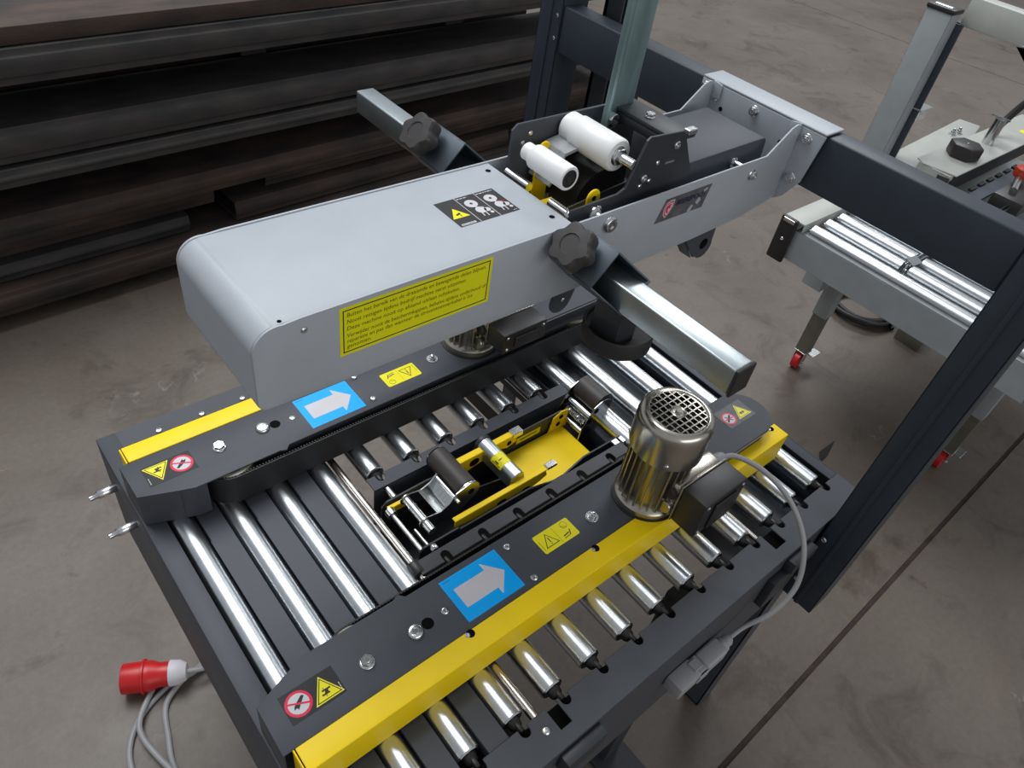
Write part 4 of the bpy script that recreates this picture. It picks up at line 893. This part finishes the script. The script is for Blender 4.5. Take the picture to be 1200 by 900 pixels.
for i in range(8):
    x = 1.985 + 0.076 * i
    parts = [(0.793, 0.13)] if i == 0 else [(0.793, 0.545), (0.522, 0.13)]
    for ya, yb in parts:
        b = MB(); L = ya - yb; b.lathe([(0.014, 0), (0.0225, 0.001), (0.0225, L - 0.001), (0.014, L)], 30, T=Matrix.Translation((x, yb, -0.022)) @ rotz_to((0, 1, 0)))
        r = b.build('roller', ['roller'], SM)
        b = MB(); b.cyl((x, ya, -0.022), (x, ya + 0.018, -0.022), 0.0055, 12); b.build('roller_shaft', ['bolt'], r)
b = MB(); b.box(2.05, 3.2, 0.526, 0.529, -0.04, 0.002); b.box(2.05, 3.2, 0.538, 0.541, -0.04, 0.002)
b.prism([(2.055, 0.520), (2.075, 0.552), (2.12, 0.546), (2.10, 0.514)], 0.0015, 0.004); b.prism([(2.045, 0.533), (2.055, 0.533), (2.025, 0.526), (2.015, 0.526)], -0.02, 0.004)
b.build('centre_rail', ['zinc'], SM, 0.001, 1)
def caster_leg(x, y, ysg):
    b = MB(); b.box(x, x + 0.05, y, y + 0.055, -0.495, -0.05); lg = b.build('leg', ['greypl'], SM, 0.002, 2)
    b = MB(); b.box(x + 0.004, x + 0.046, y + 0.004, y + 0.051, -0.665, -0.495); b.build('leg_extension', ['olive'], lg, 0.0015, 1, label='bare metal lower half')
    b = MB(); cx, cy = x + 0.025, y + 0.0275
    b.box(cx - 0.024, cx + 0.024, cy - 0.024, cy + 0.024, -0.669, -0.664); b.box(cx - 0.014, cx + 0.014, cy - 0.019, cy - 0.016, -0.725, -0.666); b.box(cx - 0.014, cx + 0.014, cy + 0.016, cy + 0.019, -0.725, -0.666)
    b.box(cx + 0.01, cx + 0.065, cy - 0.045, cy - 0.012, -0.682, -0.677); b.cyl((cx, cy - 0.024, -0.715), (cx, cy + 0.024, -0.715), 0.005, 8)
    b.build('castor_fork', ['bolt'], lg, 0.001, 1)
    b = MB(); b.lathe([(0.012, -0.013), (0.024, -0.013), (0.0355, -0.010), (0.0355, 0.010), (0.024, 0.013), (0.012, 0.013)], 30, T=Matrix.Translation((cx, cy, -0.7145)) @ rotz_to((0, 1, 0))); b.build('castor_wheel', ['red'], lg, label='red castor wheel')
caster_leg(2.385, 0.770, 1); caster_leg(2.385, 0.175, -1); caster_leg(3.25, 0.770, 1); caster_leg(3.25, 0.175, -1)
b = MB(); b.box(2.27, 2.33, 0.795, 0.868, -0.345, -0.10); b.build('lower_box', ['greypl'], SM, 0.002, 1)
b = MB(); b.box(2.352, 2.38, 0.835, 0.86, -0.36, -0.10); b.build('bracket', ['plastic'], SM, 0.002, 1)
# columns and top beam
for ya in (0.9050, 0.02):
    b = MB(); b.box(2.52, 2.523, ya, ya + 0.080, -0.15, 0.490); b.box(2.52, 2.58, ya + 0.077, ya + 0.080, -0.15, 0.490); b.box(2.52, 2.58, ya, ya + 0.003, -0.15, 0.490)
    cl = b.build('portal_column', ['greypl'], SM, 0.002, 2)
    b = MB(); b.box(2.516, 2.584, ya - 0.004, ya + 0.084, 0.488, 0.502); b.build('column_cap', ['plastic'], cl, 0.004, 2)
    b = MB(); b.box(2.530, 2.545, ya + 0.012, ya + 0.068, 0.5015, 0.505); b.build('cap_insert', ['bolt'], cl, 0.002, 1)
    b = MB(); b.cyl((2.62, ya + 0.005, -0.10), (2.62, ya + 0.005, 0.46), 0.013, 20); b.box(2.584, 2.590, ya - 0.02, ya + 0.03, -0.10, 0.46); b.build('lift_guide', ['tube_dark'], cl)
    b = MB(); b.box(2.58, 2.66, ya - 0.03, ya + 0.03, 0.20, 0.206); b.box(2.59, 2.65, ya - 0.022, ya + 0.022, 0.165, 0.20); b.build('carriage', ['zinc'], cl, 0.002, 1)
b = MB(); b.box(2.60, 2.66, 0.0, 0.905, 0.455, 0.535); b.build('crossbeam', ['beige'], SM, 0.004, 2)
b = MB(); b.prism([(0.70, 0.460), (0.66, 0.465), (0.50, 0.30), (0.50, 0.42)], 2.57, 2.60, 'yz'); b.build('arm_bracket', ['beige'], SM, 0.003, 1)
# side belt cover with knob and handle post
b = MB(); b.prism([(2.56, 0.80), (2.50, 0.87), (2.60, 0.92), (3.25, 0.96), (3.27, 0.88), (2.95, 0.80)], -0.003, 0.030); b.build('guard_channel', ['beige'], SM, 0.006, 3)
b = MB(); b.prism([(2.62, 0.690), (2.60, 0.800), (2.62, 0.830), (3.50, 0.830), (3.50, 0.690)], 0.0555, 0.0600); b.box(2.605, 2.609, 0.70, 0.815, 0.0, 0.057)
bc = b.build('belt_cover', ['beige'], SM, 0.002, 1)
b = MB(); b.box(2.62, 3.5, 0.693, 0.699, 0.002, 0.056); b.build('drive_belt', ['rubber'], SM)
b = MB(); b.box(2.596, 2.606, 0.700, 0.740, 0.012, 0.050); b.build('round_port', ['plastic'], bc, 0.004, 2)
b = MB(); b.prism(arc(0, 0, 0.056, 40, 340, 5), 0.0, 0.045, T=Matrix.Translation((2.80, 0.760, 0.060))); kn = b.build('knob', ['plastic'], bc, 0.006, 2)
put('knob_screw', SCRS, kn, (2.80, 0.760, 0.105))
b = MB(); b.cyl((3.02, 0.765, 0.060), (3.02, 0.765, 0.150), 0.019, 24); b.box(3.018, 3.022, 0.735, 0.80, 0.150, 0.156); b.build('handle_post', ['zinc'], bc)
for (x, y) in ((3.05, 0.895), (3.09, 0.890)): put('stud', NUT, SM, (x, y, 0.030)).scale = (1.3, 1.3, 2.2)
b = MB(); b.lathe([(0.022, 0), (0.022, 0.0015)], 24, T=Matrix.Translation((3.30, 0.735, 0.060))); b.build('yellow_dot_sticker', ['plime'], bc)
for i in range(7):
    x = 2.66 + 0.072 * i; b = MB(); b.box(x, x + 0.040, 0.655, 0.668, -0.006, 0.002); b.build('rail_slot', ['plastic'], SM)
b = MB(); b.box(2.58, 3.3, 0.61, 0.655, -0.012, -0.004); b.build('slot_rail', ['tube_dark'], SM, 0.001, 1)
b = MB(); b.box(2.75, 3.1, 0.50, 0.60, -0.03, 0.02); b.build('taping_block', ['plastic'], SM, 0.006, 2)
b = MB(); b.cyl((2.80, 0.56, 0.03), (2.95, 0.60, 0.04), 0.012, 14); b.build('tape_shaft', ['zinc'], SM)
b = MB(); b.lathe([(0.024, 0), (0.028, 0.006), (0.028, 0.03), (0.020, 0.036)], 24, T=Matrix.Translation((2.93, 0.592, 0.035))); b.build('red_button', ['red2'], SM)
b = MB(); b.tube(spline([(3.10, 0.79, 0.06), (3.14, 0.78, 0.12), (3.16, 0.75, 0.20), (3.15, 0.70, 0.24)], 6), 0.013, 10); b.box(3.12, 3.22, 0.62, 0.70, 0.20, 0.31); b.build('switch_box', ['plastic'], SM, 0.004, 1)

# cable coil and box on the floor under the second machine
b = MB(); pts = []
for i in range(6 * 24):
    t = 2 * PI * i / 24; r = 0.105 + 0.012 * math.sin(i * 0.13) + 0.006 * (i // 24)
    pts.append((3.00 + 0.95 * r * math.cos(t), 0.86 + r * math.sin(t), -H + 0.010 + 0.0055 * (i / 24) + 0.004 * math.sin(i * 0.7)))
pts += [(3.07, 0.79, -H + 0.03), (3.03, 0.74, -H + 0.012), (3.00, 0.70, -H + 0.01)]
b.tube(pts, 0.0085, 8)
b.build('cable_coil', ['rubber'], label='coil of black cable lying on the floor beneath the pale grey machine', cat='cable')
b = MB(); b.prism([(2.96, 0.56), (3.10, 0.59), (3.095, 0.70), (2.965, 0.67)], -H + 0.0, -H + 0.055)
bx = b.build('floor_box', ['olive'], None, 0.004, 2, label='small grey metal floor box beside the black cable coil', cat='box')
b = MB(); b.prism([(2.985, 0.585), (3.08, 0.605), (3.075, 0.68), (2.985, 0.655)], -H + 0.0552, -H + 0.0575); b.build('box_opening', ['plastic'], bx)

# scrap slivers
b = MB(); b.add([(2.045, 0.448, -H + .0005), (2.090, 0.478, -H + .0005), (2.190, 0.476, -H + .001), (2.100, 0.450, -H + .0005), (2.055, 0.452, -H + .012), (2.115, 0.466, -H + .008)], [(0, 1, 2, 3), (0, 3, 4), (3, 2, 5, 4), (2, 1, 5), (1, 0, 4, 5)])
b.build('scrap_sliver', ['debris'], label='dark pointed sliver of scrap on the floor beyond the roller bed corner', cat='scrap')

# ================================================================ STEEL STACK
TB = Matrix.Translation((0, 2.375, 0)) @ Matrix.Rotation(math.atan(0.05), 4, 'Z')
def ubeam(x0, x1, y0, w, z0, h, lip, m, label, top=False):
    """rolled channel lying with its web outwards and its flanges as lips"""
    b = MB(); t = 0.008
    sec = [(y0, z0), (y0 + w, z0), (y0 + w, z0 + t), (y0 + t, z0 + t), (y0 + t, z0 + h - t), (y0 + w, z0 + h - t), (y0 + w, z0 + h), (y0, z0 + h), (y0, z0 + h - lip), (y0 - 0.006, z0 + h - lip - 0.004), (y0 - 0.006, z0 + lip + 0.004), (y0, z0 + lip)]
    b.prism([(p[0], p[1]) for p in sec], x0, x1, 'yz', T=TB)
    return b.build('steel_profile', [m], None, 0.002, 1, label=label, cat='steel profile', group='steel profiles in the dark stack')
rows = [
 # z0, h, y0, x0, x1, mat, label
 (-0.695, 0.085, 0.00, -2.5, 3.4, 'rust1', 'lowest front steel beam of the stack, just above the floor'),
 (-0.605, 0.060, 0.05, -2.5, 0.78, 'rust2', 'second steel beam from the floor, set back, ending behind the arm nose'),
 (-0.605, 0.075, 0.03, 0.95, 2.35, 'rust1', 'reddish steel beam end lying second from the floor, right of the gap'),
 (-0.542, 0.080, 0.09, -2.5, 0.90, 'rust1', 'third steel beam from the floor, set further back'),
 (-0.520, 0.060, 0.07, 1.10, 3.2, 'rust1', 'rusty steel beam seen between the support tube and the far column'),
 (-0.455, 0.080, 0.02, -2.5, 3.3, 'rust1', 'fourth steel beam layer, directly under the lower dark gap'),
 (-0.272, 0.058, 0.00, -2.5, 3.0, 'rust2', 'thin steel beam at the lower lip of the middle pair'),
 (-0.203, 0.105, 0.01, -2.5, 2.9, 'rust2', 'deep steel beam at the top of the middle pair'),
 (0.020, 0.098, 0.00, -2.5, 2.8, 'rust2', 'deep grey steel beam below the topmost brown layer'),
]
for z0, h, y0, x0, x1, m, lab in rows: ubeam(x0, x1, y0, 0.24, z0, h, 0.020, m, lab)
# rows behind, each its own beam
for i, (z0, h) in enumerate(((-0.70, 0.12), (-0.52, 0.12), (-0.27, 0.14), (0.02, 0.10))):
    for j in range(3):
        ubeam(-2.5, 2.9 - 0.1 * ((i + j) % 3), 0.36 + 0.25 * j, 0.23, z0, h, 0.02, 'rust2' if (i + j) % 2 else 'rust1', '%s steel beam %s the front row, %s layer' % (('first', 'second', 'third')[j], 'behind', ('lowest', 'lower', 'middle', 'upper')[i]))
for j in range(3):
    b = MB(); b.box(-2.5, 2.75 - 0.08 * j, 0.008 + 0.245 * j, 0.245 + 0.245 * j, 0.1215, 0.170, TB)
    b.build('steel_profile', ['rust1'], None, 0.003, 2, label='topmost brown steel bar of the stack, %s from the front' % ('first', 'second', 'third')[j], cat='steel profile', group='steel profiles in the dark stack')
# timber bearers between the layers
for i, (z0, z1) in enumerate(((-H, -0.702), (-0.372, -0.275), (-0.095, 0.018))):
    for j, x in enumerate((-1.9, -0.4, 1.0, 1.95)):
        x_ = x + 0.07 * i
        b = MB(); b.box(x_, x_ + 0.10, 0.24, 0.98, z0, z1, TB)
        b.build('bearer', ['debris'], None, 0.003, 1, label='dark bearer block under the %s beams, %s from the left' % (('lowest', 'middle', 'upper')[i], ('first', 'second', 'third', 'fourth')[j]), cat='block', group='bearers between the beams')
b = MB(); b.box(-2.6, 3.3, 1.12, 1.14, -H, 0.12, TB); b.build('steel_sheet', ['rust2'], None, 0.002, 1, label='dark steel sheet standing behind the beam stack', cat='sheet')
b = MB(); b.prism([(3.25, 2.80), (3.36, 2.98), (3.55, 3.05), (3.50, 2.86)], -0.64, -0.60); b.build('wood_board', ['wood'], None, 0.003, 1, label='short pale wooden board behind the far column', cat='board')
b = MB(); b.box(3.25, 3.6, 2.78, 3.05, -H, -0.642); b.build('wood_block', ['rust1'], None, 0.003, 1, label='brown block under the pale wooden board', cat='block')
